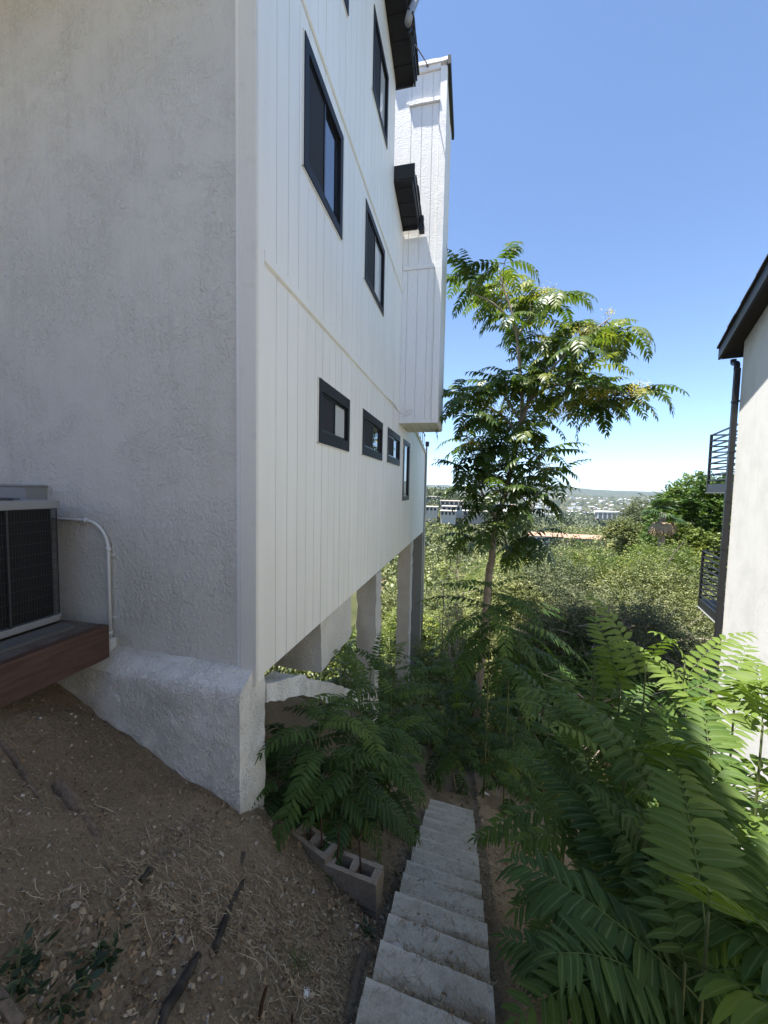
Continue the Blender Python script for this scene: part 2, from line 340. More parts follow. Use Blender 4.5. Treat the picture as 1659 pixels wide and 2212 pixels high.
mb = MB(); grooves = [Y0+.10]
while grooves[-1] < YE-.21: grooves.append(grooves[-1] + .2005)
ge = [Y0-.001] + grooves + [YE]
rj = random.Random(3)
for y0, y1 in zip(ge, ge[1:]):
    sub = sorted({y0, y1} | {q for q in edges_y if y0+.004 < q < y1-.004}); j = rj.uniform(-.0012, .0012)
    for a0, a1 in zip(sub, sub[1:]):
        p0 = a0 + (.0045 if a0 == y0 else 0); p1 = a1 - (.0045 if a1 == y1 else 0)
        t0 = wall_top(p0+1e-3); t1 = wall_top(p1-1e-3)
        cuts = [ZB] + [b for b in belts if b < min(t0, t1)] + [min(t0, t1)]
        for z0, z1 in zip(cuts, cuts[1:]):
            def board(a, b): mb.box(WX-.013, WX+j, p0, p1, a, b)
            cells(p0, p1, z0, z1, board)
        if abs(t0-t1) > .004:
            zt = min(t0, t1); mb.prism([(WX-.013, p0, zt), (WX-.013, p1, zt), (WX-.013, p0 if t0 > t1 else p1, max(t0, t1))], (.013+j, 0, 0))
mb.build('siding', M['siding'], house)
# belts, corner board
for zb in belts:
    b = MB(); ye = 8.38
    b.prism([(WX+.004, Y0+.09, zb), (WX+.022, Y0+.09, zb+.012), (WX+.022, Y0+.09, zb+.085), (WX+.004, Y0+.09, zb+.10)], (0, ye-Y0-.09, 0)); b.build('belt_trim', M['siding'], house)
b = MB().box(WX-.118, WX+.016, Y0-.024, Y0+.002, ZB-.03, 8.1); b.build('corner_board', M['trim'], house, bevel=.003)
b = MB().box(WX-.012, WX+.018, Y0+.003, Y0+.088, ZB-.02, 8.1); b.build('corner_board', M['siding'], house, bevel=.003)
# stucco end wall (faces the camera) and an unseen storey added above to shade it
b = MB().box(SX, WX-.10, Y0+.002, Y0+.25, -1.6, 4.35); b.build('stucco_wall', M['stucco'], house)
b = MB().box(SX, WX-.10, Y0+.26, Y0+.40, 4.35, 8.0); b.build('upper_wall', M['stucco'], house)
UY = -0.7
b = MB().box(SX, WX-.02, UY, Y0-.03, 4.36, 6.6); b.build('unseen_shade_storey', M['stucco'], house)
# body of the house behind the siding
b = MB().box(SX, WX-.17, Y0+.41, YE-.02, ZB+.006, 1.1); b.box(SX, WX-.17, Y0+.41, 8.3, 1.11, 5.3); b.box(SX, WX-.17, Y0+.42, 7.25, 5.31, 7.2); b.build('house_body', M['stucco'], house)
# roofs with rake overhang
OX = -1.18
def roof(y0, y1, z_wall, sl_, thick, nm='roof', eave=True):
    zt = lambda y: z_wall + sl_*(y1-y)                     # sl_ = rise towards the camera; z_wall = soffit height at the low end
    a0, a1 = zt(y0), zt(y1)
    m2 = MB().prism([(WX-.02, y0, a0), (WX-.02, y1, a1), (WX-.02, y1, a1+.03), (WX-.02, y0, a0+.03)], (OX-WX-.03, 0, 0)); k = y1-.25
    while k > y0: m2.prism([(WX-.01, k, zt(k)-.012), (WX-.01, k+.012, zt(k)-.014), (WX-.01, k+.012, zt(k)+.002), (WX-.01, k, zt(k)+.002)], (OX-WX-.05, 0, 0)); k -= .30
    m2.build('soffit', M['soffit'], house)
    MB().prism([(OX-.05, y0, a0-.06), (OX-.05, y1+.02, a1-.06), (OX-.05, y1+.02, a1+thick), (OX-.05, y0, a0+thick)], (.03, 0, 0)).build('rake_board', M['black'], house)
    MB().prism([(OX-.018, y0, a0+.04), (OX-.018, y1+.03, a1+.04), (OX-.018, y1+.03, a1+thick+.02), (OX-.018, y0, a0+thick+.02)], (.022, 0, 0)).build('barge_board', M['black'], house)
    if eave: MB().prism([(WX-.04, y1, a1-.05), (WX-.04, y1+.025, a1-.05), (WX-.04, y1+.025, a1+thick), (WX-.04, y1, a1+thick)], (OX-WX-.02, 0, 0)).build('eave_fascia', M['black'], house)
    r = MB().prism([(SX, y0, a0+.034), (SX, y1+.03, a1+.034), (SX, y1+.03, a1+thick+.03), (SX, y0, a0+thick+.03)], (OX-SX-.055, 0, 0)).build(nm, M['shingle'], house)
    m2 = MB(); k = y1-.16; j = 0
    while k > y0:                                          # shingle course ends along the rake
        zz = zt(k)+thick+.02; dx = rj.uniform(-.01, .02)
        m2.prism([(SX, k-.04, zz+.02+.0), (SX, k+.24, zz-.24*sl_+.018), (SX, k+.24, zz-.24*sl_+.034), (SX, k-.04, zz+.04+.02)], (OX-SX+.02+dx, 0, 0)); k -= .2; j += 1
    m2.build('shingle_course', M['shingle'], house)
roof(3.5, 7.34, 7.36, .285, .17)
roof(-2.6, 3.495, 8.455, -.285, .17, eave=False)  # unseen near slope, pitched down to let sun reach the right saplings
roof(7.33, 8.28, 5.46, .20, .17)
b = MB().box(WX-.02, OX+.005, 7.315, 7.345, 5.70, 5.95).build('rake_end_block', M['black'], house)
b = MB().box(OX-.02, OX+.085, 8.18, 8.32, 5.32, 5.44).box(OX+.0, OX+.07, 8.2, 8.3, 5.44, 5.62).build('gutter_end', M['black'], house)
# far lower roof edge
MB().prism([(WX-.02, 10.95, 1.60), (WX-.02, YE, 1.21), (WX-.02, YE, 1.30), (WX-.02, 10.95, 1.70)], (.06, 0, 0)).build('rake_trim', M['trim'], house)
MB().prism([(SX, 10.95, 1.71), (SX, YE+.1, 1.31), (SX, YE+.1, 1.40), (SX, 10.95, 1.80)], (-WX+SX+.0+(-2*SX if False else 0)+0 if False else 7.42, 0, 0)).build('low_roof', M['shingle'], house)
mb = MB()
for k in range(4): mb.tube([(WX-.02, 11.9+.45*k, 1.4), (WX-.02, 11.9+.45*k, 2.0-.03*k)], .012, 6)
mb.tube([(WX-.02, 11.2, 2.06), (WX-.02, 13.6, 1.86)], .018, 6).build('roof_deck_rail', M['black'], house)
mb = MB().tube([(WX+.04, YE-.05, -6.4), (WX+.04, YE-.05, 1.62)], .035, 8).build('downpipe', M['galv'], house)
mb = MB().box(WX-.0, WX+.12, YE-.13, YE+.03, 1.50, 1.66).build('rain_head', M['black'], house)
MB().box(WX-.03, WX+.02, YE+.001, YE+.03, ZB, 1.25).build('corner_board', M['trim'], house)
# windows
def window(y0, y1, z0, z1, right_pane, two=True, cw=.075, cwb=.095, screen=True):
    c = MB()
    f, bk = WX+.022, WX-.05
    c.box(bk, f, y0, y0+cw, z0, z1).box(bk, f, y1-cw, y1, z0, z1).box(bk, f-.001, y0+cw, y1-cw, z1-cwb, z1).box(bk, f-.001, y0+cw, y1-cw, z0, z0+cwb)
    wn = c.build('window', M['frame'], house, bevel=.002)
    MB().box(WX-.008, WX+.012, y0-.016, y0, z0-.012, z1+.004).box(WX-.008, WX+.012, y0-.016, y1+.002, z0-.014, z0-.001).build('caulk_edge', M['trim'], wn)
    a0, a1, b0, b1 = y0+cw, y1-cw, z0+cwb, z1-cwb; ym = (a0+a1)/2; s = .028
    q = MB()
    for (u0_, u1_, x) in ((a0, ym+.014, WX+.004), (ym-.014, a1, WX-.010)) if two else ((a0, a1, WX-.0),):
        q.box(x-.022, x, u0_, u0_+s, b0, b1).box(x-.022, x, u1_-s, u1_, b0, b1).box(x-.022, x-.0008, u0_+s, u1_-s, b0, b0+s).box(x-.022, x-.0008, u0_+s, u1_-s, b1-s, b1)
    q.build('sash', M['sash'], wn)
    if two:
        MB().box(WX-.010, WX-.006, a0+s, ym-.014, b0+s, b1-s).build('screen' if screen else 'pane', M['screen'] if screen else M['glass'], wn)
        MB().box(WX-.024, WX-.020, ym+.014, a1-s, b0+s, b1-s).build('pane', M[right_pane], wn)
    else: MB().box(WX-.016, WX-.010, a0+s, a1-s, b0+s, b1-s).build('pane', M[right_pane], wn)
    MB().box(WX-.30, WX-.10, y0, y1, z0, z1).build('dark_reveal', M['sash'], wn)
for k, w_ in enumerate(wins):
    window(*w_, 'pale_glass' if k in (1, 2, 4) else 'glass', two=k != 7, cw=.085 if k == 0 else .075 if k != 7 else .16, cwb=.125 if k in (4, 5, 6) else .10, screen=True)
# chimney chase
CX0, CX1, CY0, CY1, CZ0, CZ1 = WX-.002, -.73, 8.40, 9.76, 1.45, 8.70
b = MB().box(WX-.3, CX1-.012, CY0+.012, CY1, CZ0, CZ1); ch = b.build('chimney', M['ctrim'], house)
mb = MB(); ys = [WX-.02, WX+.10, WX+.33, WX+.555, CX1-.13]
for (z0, z1) in ((CZ0+.07, 4.65), (4.75, 7.94), (8.02, 8.55)):
    for x0, x1 in zip([WX+.0, WX+.12, WX+.34, WX+.56], [WX+.112, WX+.332, WX+.552, CX1-.13]): mb.box(x0+.003, x1-.003, CY0, CY0+.011, z0, z1)
mb.build('chimney_siding', M['ctrim'], ch)
mb = MB().box(CX1-.128, CX1+.012, CY0-.028, CY0+.012, CZ0-.02, CZ1-.1).box(WX+.02, CX1-.129, CY0-.026, CY0+.012, 4.655, 4.745).box(WX+.06, CX1-.129, CY0-.05, CY0+.012, 7.945, 8.015).box(WX-.05, CX1-.129, CY0-.034, CY0+.012, CZ0-.02, CZ0+.07).box(WX-.1, CX1-.129, CY0-.04, CY0+.012, 8.56, 8.66)
t = mb.build('chimney_trim', M['ctrim'], ch); rough(t, .12, .007, 8, 4)
mb = MB().box(CX1-.012, CX1+.012, CY0+.013, CY0+.10, CZ0, CZ1-.1).box(CX1-.012, CX1+.012, CY1-.11, CY1+.012, CZ0, CZ1-.1).box(CX1-.012, CX1, CY0+.10, CY1-.11, CZ0+.005, CZ1-.1).build('chimney_side', M['trim'], ch)
mb = MB().box(WX-.35, CX1+.012, CY0-.07, CY1+.06, CZ1-.04, CZ1+.035).build('chimney_cap', M['ctrim'], ch); rough(mb, .15, .012, 5, 2)
MB().box(CX1+.014, CX1+.075, CY0-.075, CY1+.3, CZ1-.13, CZ1+.038).build('black_flashing', M['black'], ch)
mb = MB()
for k in range(4): mb.box(WX+.02+.2*k+.004, WX+.02+.2*(k+1)-.004, CY0+.0, CY1-.02, CZ0-.022, CZ0-.001)
mb.build('chimney_soffit', M['trim'], ch)
# piers, columns, grade beam, foundation
def rbox(name, x0, x1, y0, y1, z0, z1, m=M['stucco'], amp=.02, cut=.08, seed=0, parent=house, freq=5):
    return rough(MB().box(x0, x1, y0, y1, z0, z1).build(name, m, parent), cut, amp, freq, seed)
rbox('hanging_pier', -3.2, -1.60, 4.05, 5.18, -2.14, ZB-.002, seed=1)
rbox('column', -1.90, -1.545, 6.50, 6.88, -5.6, ZB-.002, seed=2, amp=.03)
rbox('column', -1.94, -1.56, 10.70, 11.10, -8.2, ZB-.002, seed=3, amp=.03)
rbox('column', -1.95, -1.56, 13.30, 13.60, -9.4, ZB-.002, seed=4, amp=.015)
rbox('column', -8.6, -8.2, 6.50, 6.88, -5.0, ZB-.002, seed=12); rbox('column', -8.6, -8.2, 13.2, 13.6, -9.4, ZB-.002, seed=13)
MB().box(-1.90, -1.545, 13.22, 13.29, -9, ZB).build('column_trim', M['grey_metal'], house)
gb = MB().prism([(-1.85, 2.76, -1.60), (-1.85, 3.4, -1.83), (-1.85, 6.49, -3.72), (-1.85, 6.49, -4.05), (-1.85, 3.4, -2.05), (-1.85, 2.76, -1.80)], (.29, 0, 0)).build('grade_beam', M['stucco_dirty'], house); rough(gb, .08, .045, 3.5, 5)
fd = MB().prism([(SX, 2.40, -3.3), (SX, 2.40, -1.52), (SX, 2.44, -1.475), (SX, 2.59, -1.40), (SX, 2.76, -1.44), (SX, 2.76, -3.3)], (7.43, 0, 0)).build('foundation', M['stucco_dirty'], house)
bm = bmesh.new(); bm.from_mesh(fd.data)
for v_ in bm.verts:
    if v_.co.x < -5: v_.co.z += .1; v_.co.x = -4.9
bm.to_mesh(fd.data); bm.free(); rough(fd, .06, .010, 8, 6)
# ------------------------------------------------------------------ things on the house
def curve_pts(p, n=8):
    p = [Vector(q) for q in p]; out = []
    for i in range(len(p)-1):
        a, b, c, d = p[max(i-1, 0)], p[i], p[i+1], p[min(i+2, len(p)-1)]
        for k in range(n):
            t = k/n; out.append(.5*((2*b)+(c-a)*t+(2*a-5*b+4*c-d)*t*t+(3*b-a-3*c+d)*t**3))
    return out+[p[-1]]
cd = thing('wall_conduit', 'thin white conduit bending down the stucco wall beside the air conditioner', 'conduit')
pts = [(-4.1, 2.572, -.31), (-3.12, 2.572, -.315)] + [(-3.12+.23*math.sin(R(a)), 2.572, -.545+.23*math.cos(R(a))) for a in range(10, 91, 10)] + [(-2.888, 2.572, -1.42)]
MB().tube(pts, .0135, 10).build('pipe', M['pvc'], cd, smooth=True)
for a, b_ in (((-3.13, 2.572, -.315), (-3.10, 2.572, -.315)), ((-2.888, 2.572, -.53), (-2.888, 2.572, -.56)), ((-2.888, 2.572, -1.235), (-2.888, 2.572, -1.27))): MB().tube([a, b_], .019, 10).build('coupling', M['pvc'], cd, smooth=True)
for zz in (-.60, -1.13): MB().box(-2.915, -2.855, 2.582, 2.60, zz, zz+.018).build('strap', M['pvc'], cd)
MB().box(-2.925, -2.852, 2.535, 2.60, -1.415, -1.29).build('outlet_body', M['pvc'], cd, bevel=.012)
dj = thing('disconnect_box', 'grey electrical box on the stucco wall behind the air conditioner', 'electrical box')
a = onY(62*.36+0, (1500+145*.5425)*.6636, 2.5); 
MB().box(-3.90, -3.555, 2.44, 2.60, -.40, -.045).build('box', M['grey_metal'], dj, bevel=.004); MB().box(-3.915, -3.54, 2.43, 2.60, -.044, -.03).build('lid', M['grey_metal'], dj)
# air conditioner
ac = thing('air_conditioner', 'grey outdoor air conditioner with wire guard on the timber platform', 'air conditioner')
X0, X1, A0, A1 = -3.99, -3.10, 1.49, 2.40
def rr(x0, x1, y0, y1, rad, n=6):
    out = []
    for cx, cy, a0 in ((x1-rad, y1-rad, 0), (x0+rad, y1-rad, 90), (x0+rad, y0+rad, 180), (x1-rad, y0+rad, 270)):
        out += [(cx+rad*math.cos(R(a0+90*k/n)), cy+rad*math.sin(R(a0+90*k/n))) for k in range(n+1)]
    return out
def slab(loop, z0, z1): return MB().prism([(x, y, z0) for x, y in loop], (0, 0, z1-z0))
slab(rr(X0+.03, X1-.035, A0+.03, A1-.035, .09), -1.03, -.20).build('coil', M['coil'], ac)
slab(rr(X0, X1, A0, A1, .10), -1.085, -1.035).build('base_pan', M['ac_metal'], ac, bevel=.006)
slab(rr(X0-.005, X1+.005, A0-.005, A1+.005, .10), -.205, -.145).build('top_cover', M['ac_metal'], ac, bevel=.01)
mb = MB(); lp = rr(X0+.008, X1-.008, A0+.008, A1-.008, .10, 8)
per = [Vector((x, y, 0)) for x, y in lp]; per.append(per[0]); dense = []
for a, b_ in zip(per, per[1:]):
    n_ = max(1, int((b_-a).length/.018))
    dense += [a.lerp(b_, k/n_) for k in range(n_)]
for q in dense: mb.box(q.x-.0009, q.x+.0009, q.y-.0009, q.y+.0009, -1.035, -.205)
for k in range(11):
    z_ = -1.03+.082*k; mb.tube([Vector((q.x, q.y, z_)) for q in per], .0017, 4, False)
mb.build('wire_guard', M['wire'], ac)
mb = MB()
for yy in (1.62, 2.0): mb.box(X1-.006, X1+.002, yy, yy+.012, -1.035, -.205)
mb.build('corner_post', M['wire'], ac)
mb = MB(); cx, cy = (X0+X1)/2, (A0+A1)/2
for k in range(1, 8):
    mb.tube([(cx+.05*k*math.cos(R(a)), cy+.05*k*math.sin(R(a)), -.125-.0015*k) for a in range(0, 361, 15)], .004, 4, False)
for a in range(0, 360, 30): mb.tube([(cx, cy, -.125), (cx+.37*math.cos(R(a)), cy+.37*math.sin(R(a)), -.138)], .004, 4)
mb.build('fan_grille', M['wire'], ac)
# platform
pf = thing('timber_platform', 'red brown timber platform fixed to the stucco wall under the air conditioner', 'platform')
rough(MB().box(-2.77, -2.70, .75, 2.395, -1.36, -1.10).build('edge_beam', M['platform'], pf), .1, .004, 9, 1)
MB().box(-5.2, -2.772, .75, 2.42, -1.16, -1.115).build('deck', M['deckboard'], pf)
MB().box(-5.2, -2.772, .75, .82, -1.36, -1.165).build('end_beam', M['platform'], pf)
MB().box(-3.06, -2.90, .8, 2.30, -1.112, -1.088).build('rail_board', M['grey_rail'], pf)
MB().box(-3.30, -3.20, .8, 2.36, -1.112, -1.0875).build('rail_board', M['grey_rail'], pf)
mb = MB().box(-3.13, -3.126, 1.68, 1.735, -1.10, -1.0).box(-3.126, -2.9, 1.68, 1.735, -1.087, -1.083).box(-2.90, -2.896, 1.68, 1.735, -1.16, -1.083)
mb.build('strap_bracket', M['galv'], pf)
for x, y in ((-2.85, .95), (-4.9, .95)): MB().box(x-.05, x+.05, y-.05, y+.05, -2.3, -1.17).build('post', M['oldwood'], pf)
# roof-edge pole and guy cable, cable loop by the chimney
d0 = onX(1, 1, -1)
def z1px(x, y): return ((750+x*.4822)*.6636, (y*.4822)*.6636)
pl = thing('roof_pole', 'pale metal pole leaning off the black roof edge against the sky', 'pole')
pA, pB = onX(*z1px(1262, -30), -1.12), onX(*z1px(1212, 95), -1.12); pC = onX(*z1px(1200, 150), -1.12)
MB().tube([pA+(pA-pB)*1.5, pA, pB, pC], .055, 10).build('tube', M['grey_metal'], pl, smooth=True)
mb = MB(); base = onX(*z1px(1215, 170), -1.12); tip = onX(*z1px(1222, 275), -1.12)
for k in range(26):
    t = random.random(); c = base.lerp(tip, t); q = c+Vector((random.gauss(0, .03), random.gauss(0, .12), random.gauss(0, .08)))
    mb.tube(curve_pts([c, (c+q)/2+Vector((.03, 0, .05)), q], 4), .014, 5)
mb.build('tangled_bracket', M['black_plastic'], pl)
gc = tag(MB().tube([onX(*z1px(1228, 272), -1.12), onY(*z1px(1325, 425), 8.36)], .011, 6).build('guy_cable', M['cable']), 'thin taut cable from the roof edge pole to the chimney top', 'cable')
gc2 = tag(MB().tube([onY(*z1px(1325, 425), 8.35), onY(*z1px(1333, 450), 8.35)], .02, 6).build('cable_anchor', M['cable']), 'small rusty anchor holding the cable at the chimney top', 'anchor')
def z2px(x, y): return ((800+x*.42194)*.6636, (1000+y*.42194)*.6636)
wr = tag(MB().tube(curve_pts([onX(*z2px(1100, 705), WX+.03), onX(*z2px(1140, 742), WX+.03), onX(*z2px(1172, 790), WX+.03), onY(*z2px(1225, 835), 8.35), onY(*z2px(1275, 815), 8.35), onY(*z2px(1282, 795), 8.35), onY(*z2px(1245, 800), 8.35), onY(*z2px(1232, 830), 8.35)], 6), .006, 5).build('loose_wire', M['pvc']), 'thin loose white wire curling at the foot of the chimney box', 'wire')
# ------------------------------------------------------------------ stairs
st = thing('concrete_stairs', 'narrow flight of weathered grey concrete steps going down the slope', 'stairs')
TILT = .06
SE = [(-1.2, -.82), (-.9, -.99), (-.6, -1.16), (-.31, -1.32), (-.02, -1.485), (.27, -1.65), (.56, -1.815), (.85, -1.98), (1.14, -2.145), (1.43, -2.305), (1.71, -2.464), (1.98, -2.59), (2.27, -2.758), (2.53, -2.89), (2.86, -3.09), (3.11, -3.23), (3.42, -3.40), (3.76, -3.60), (4.09, -3.79), (4.43, -3.975), (4.77, -4.18), (5.10, -4.39), (5.45, -4.594)]
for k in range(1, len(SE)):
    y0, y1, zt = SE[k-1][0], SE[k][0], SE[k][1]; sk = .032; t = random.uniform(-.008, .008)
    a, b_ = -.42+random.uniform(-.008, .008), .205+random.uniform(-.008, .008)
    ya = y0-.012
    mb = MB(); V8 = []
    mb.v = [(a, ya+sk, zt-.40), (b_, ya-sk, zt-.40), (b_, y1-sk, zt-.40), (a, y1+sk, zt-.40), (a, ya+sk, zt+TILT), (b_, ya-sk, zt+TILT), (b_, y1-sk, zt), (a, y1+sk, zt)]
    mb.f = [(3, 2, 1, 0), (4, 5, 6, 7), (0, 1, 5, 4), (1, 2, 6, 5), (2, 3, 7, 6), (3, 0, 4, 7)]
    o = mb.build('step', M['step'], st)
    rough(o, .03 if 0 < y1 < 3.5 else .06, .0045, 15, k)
def step_height(y):
    for k in range(1, len(SE)):
        if y < SE[k][0]: return SE[k][1] + TILT*(SE[k][0]-y)/(SE[k][0]-SE[k-1][0])
    return None
# ------------------------------------------------------------------ hollow concrete blocks with steel bars
def block(name, label, c, ang, L_, W_, H_, tilt=0):
    t = thing(name, label, 'concrete block', 'hollow concrete blocks'); M4 = Matrix.Translation(c) @ Matrix.Rotation(ang, 4, 'Z') @ Matrix.Rotation(tilt, 4, 'Y')
    mb = MB(); w_ = .036
    mb.box(-L_/2, L_/2, -W_/2, -W_/2+w_, -H_, 0).box(-L_/2, L_/2, W_/2-w_, W_/2, -H_, 0)
    for x in (-L_/2, -w_/2-.010, L_/2-w_-.020): mb.box(x, x+w_+.020, -W_/2+w_+.0004, W_/2-w_-.0004, -H_, -.0006)
    o = mb.build('block_body', M['block'], t); rough(o, .03, .006, 16, 3)
    o.matrix_local = M4
    return t
block('concrete_block', 'tan hollow concrete block nearest the steps with two steel bars', (-.738, 2.575, -2.785), R(-8), .405, .155, .20)
block('concrete_block', 'tan hollow concrete block directly beneath the one nearest the steps', (-.735, 2.575, -2.99), R(-8), .40, .13, .19)
block('concrete_block', 'tan hollow concrete block half hidden under the fern like leaves', (-1.09, 2.665, -2.745), R(-23), .37, .155, .20)
for k, (x, y, zb, zt, lb) in enumerate([(-1.13, 2.66, -3.0, -2.44, 'rusty steel bar farthest from the steps standing in the leafy block'), (-1.02, 2.63, -3.0, -2.485, 'rusty steel bar at the near end of the leafy block'),
        (-.885, 2.60, -3.0, -2.585, 'rusty steel bar in the left hole of the block nearest the steps'), (-.695, 2.57, -3.0, -2.585, 'rusty steel bar in the right hole of the block nearest the steps')]):
    tag(rough(MB().tube([(x, y, zb), (x+.004, y, (zb+zt)/2), (x+.012*(-1)**k, y+.006, zt)], .0075, 8).build('steel_bar', M['rebar']), .06, .001, 40, k), lb, 'steel bar', 'steel bars standing in the blocks')
# ------------------------------------------------------------------ small things on the slope
def gz(x, y): return float(height(x, y))
def ground_hit(px, py):
    d = ray(px, py); t = .3
    while t < 60:
        p = d*t
        if p.z < gz(p.x, p.y): return p
        t *= 1.01
    return d*t
def z9(x, y): return (x*.5425*.6636, (2500+y*.5425)*.6636)
def zg(x, y): return ((750+x*.57264)*.6636, (2400+y*.57264)*.6636)
def z3(x, y): return (x*.5425*.6636, (1500+y*.5425)*.6636)
def lying(name, label, cat, ptsd, r, m, up=.4, n=10, rg=.004, group=None):
    pts = [ground_hit(*p) for p in ptsd]; rs = r if isinstance(r, list) else [r]*len(pts)
    pts = [p+Vector((0, 0, up*rs[i])) for i, p in enumerate(pts)]
    return tag(rough(MB().tube(pts, rs, n).build(name, m), .04, rg, 14, len(label)), label, cat, group)
lying('buried_pipe', 'dark half buried pipe piece pointing at the foundation corner', 'pipe', [z9(1465, 690), z9(1380, 840), z9(1290, 1110)], [.016, .018, .019], M['darkwood'], .9, group='dark pipe pieces')
lying('buried_pipe', 'dark half buried pipe piece nearest the camera', 'pipe', [z9(1190, 1150), z9(1090, 1330), z9(990, 1490), z9(950, 1620)], [.019, .021, .021, .021], M['darkwood'], .9, group='dark pipe pieces')
lying('wooden_stub', 'short dark stub sticking up by the foundation corner', 'stub', [z9(1460, 530), z9(1440, 610)], [.017, .015], M['darkwood'], 1.2)
lying('fallen_log', 'thick grey brown log half sunk in the dirt', 'log', [z9(345, 110), z9(430, 220), z9(550, 375), z9(600, 440)], [.034, .033, .026, .012], M['oldwood'], .65, rg=.006)
lying('thin_branch', 'long thin brown branch lying from the left edge toward the log', 'branch', [z3(0, 1700), z3(90, 1800), z3(180, 1960), z3(250, 2060)], [.018, .017, .014, .006], M['oldwood'], .7)
lying('old_board', 'grey weathered board end in the bottom left corner', 'board', [z9(-90, 1330), z9(20, 1450), z9(110, 1590)], [.028, .03, .03], M['oldwood'], .4, 6)
lying('dry_stick', 'long pale stick lying on the dirt below the platform', 'stick', [z3(140, 1735), z3(300, 1650), z3(470, 1575)], [.005, .006, .004], M['straw'], 1.2, 5, .001)
lying('dry_stick', 'pale stick crossing the dirt at the left edge under the platform', 'stick', [z3(0, 1650), z3(120, 1590), z3(250, 1530)], [.005, .006, .004], M['straw'], 1.2, 5, .001)
lying('dark_peg', 'small dark wood peg lying alone in the middle of the dirt', 'peg', [z9(895, 620), z9(840, 700)], [.014, .016], M['darkwood'], .8)
lying('edge_plank', 'weathered plank on edge along the left side of the steps', 'plank', [zg(765, 1215), zg(715, 1350), zg(680, 1500), zg(660, 1640)], [.026, .03, .03, .03], M['oldwood'], .5, 4)
for lb, p0, p1, rr_ in (('rust brown stick standing at the bottom edge of the slope', z9(1600, 1310), z9(1545, 1500), .008), ('short dark stick standing near the white paper scrap', zg(352, 1570), zg(350, 1629), .006)):
    a, b_ = ground_hit(*p1), ground_hit(*p0); b_ = ray(*p0)*(a.length/ray(*p1).length*.985)
    tag(rough(MB().tube([a-Vector((0, 0, .05)), (a+b_)/2, b_], [rr_, rr_*1.1, rr_*.8], 7).build('rusty_stick', M['rebar']), .03, .002, 30, 2), lb, 'stick')
# stakes past the last step
for lb, p0, p1, r_, m_ in (('pale broken stake past the last step', zg(1255, 160), zg(1285, 320), .022, M['oldwood']), ('dark stake leaning right past the last step', zg(1325, 262), zg(1300, 330), .013, M['darkwood']), ('slim dark stake between the other two past the last step', zg(1303, 245), zg(1290, 315), .010, M['darkwood'])):
    a = ground_hit(*p1); b_ = ray(*p0)*(a.length/ray(*p1).length)
    tag(rough(MB().tube([a-Vector((0, 0, .1)), a.lerp(b_, .5), b_], [r_*.8, r_, r_], 8).build('wooden_stake', m_), .05, .003, 20, 5), lb, 'stake', 'stakes past the last step')
sp_ = thing('sprinkler_head', 'black sprinkler head on a short rusty riser beside the last step', 'sprinkler')
a = ground_hit(*zg(1180, 315)); b_ = ray(*zg(1188, 262))*(a.length/ray(*zg(1180, 315)).length)
MB().tube([a-Vector((0, 0, .1)), b_], .012, 8).build('riser', M['rebar'], sp_)
MB().tube([b_, b_+Vector((0, 0, .03)), b_+Vector((0, 0, .11)), b_+Vector((0, 0, .16))], [.03, .055, .06, .03], 12).build('head', M['black_plastic'], sp_, smooth=True)
def scrap(name, label, cat, px, size, m, z=None, thick=.0012):
    c = ground_hit(*px) if z is None else ray(*px)*(z/ray(*px).z); n = 5; V_ = []; F_ = []
    e = 1e-2; nx_ = Vector((-(gz(c.x+e, c.y)-gz(c.x-e, c.y))/(2*e), -(gz(c.x, c.y+e)-gz(c.x, c.y-e))/(2*e), 1)).normalized()
    mb = MB(); ax = Vector((1, .3, 0)); ax = (ax-nx_*ax.dot(nx_)).normalized(); ay = nx_.cross(ax)
    for i in range(n):
        for j in range(n):
            u, v_ = i/(n-1)-.5, j/(n-1)-.5
            mb.v.append(tuple(c+ax*u*size[0]+ay*v_*size[1]+nx_*(.012+random.uniform(0, .012))))
    mb.f = [(i*n+j, i*n+j+1, (i+1)*n+j+1, (i+1)*n+j) for i in range(n-1) for j in range(n-1)]
    o = mb.build(name, m); md = o.modifiers.new('solid', 'SOLIDIFY'); md.thickness = thick
    return tag(o, label, cat)
scrap('paper_scrap', 'crumpled white paper scrap on the dry leaves near the steps', 'paper', zg(420, 1495), (.032, .065), M['white_paper'])
scrap('white_tag', 'small pale tag lying on the straw past the last step', 'tag', zg(1450, 325), (.13, .09), M['white_paper'], thick=.01)
tn = thing('tin_lid', 'round dull tin puck sitting on the left end of a step', 'tin'); c = ray(*zg(947, 1112)); c = c*(-2.59/c.z)
c.z = step_height(c.y)+.001
MB().tube([c, c+Vector((0, 0, .02)), c+Vector((0, 0, .026))], [.036, .038, .034], 20).build('can', M['tin'], tn, bevel=0)
MB().tube([c+Vector((0, 0, .0262)), c+Vector((0, 0, .030))], [.027, .024], 18).build('raised_rim', M['tin'], tn)
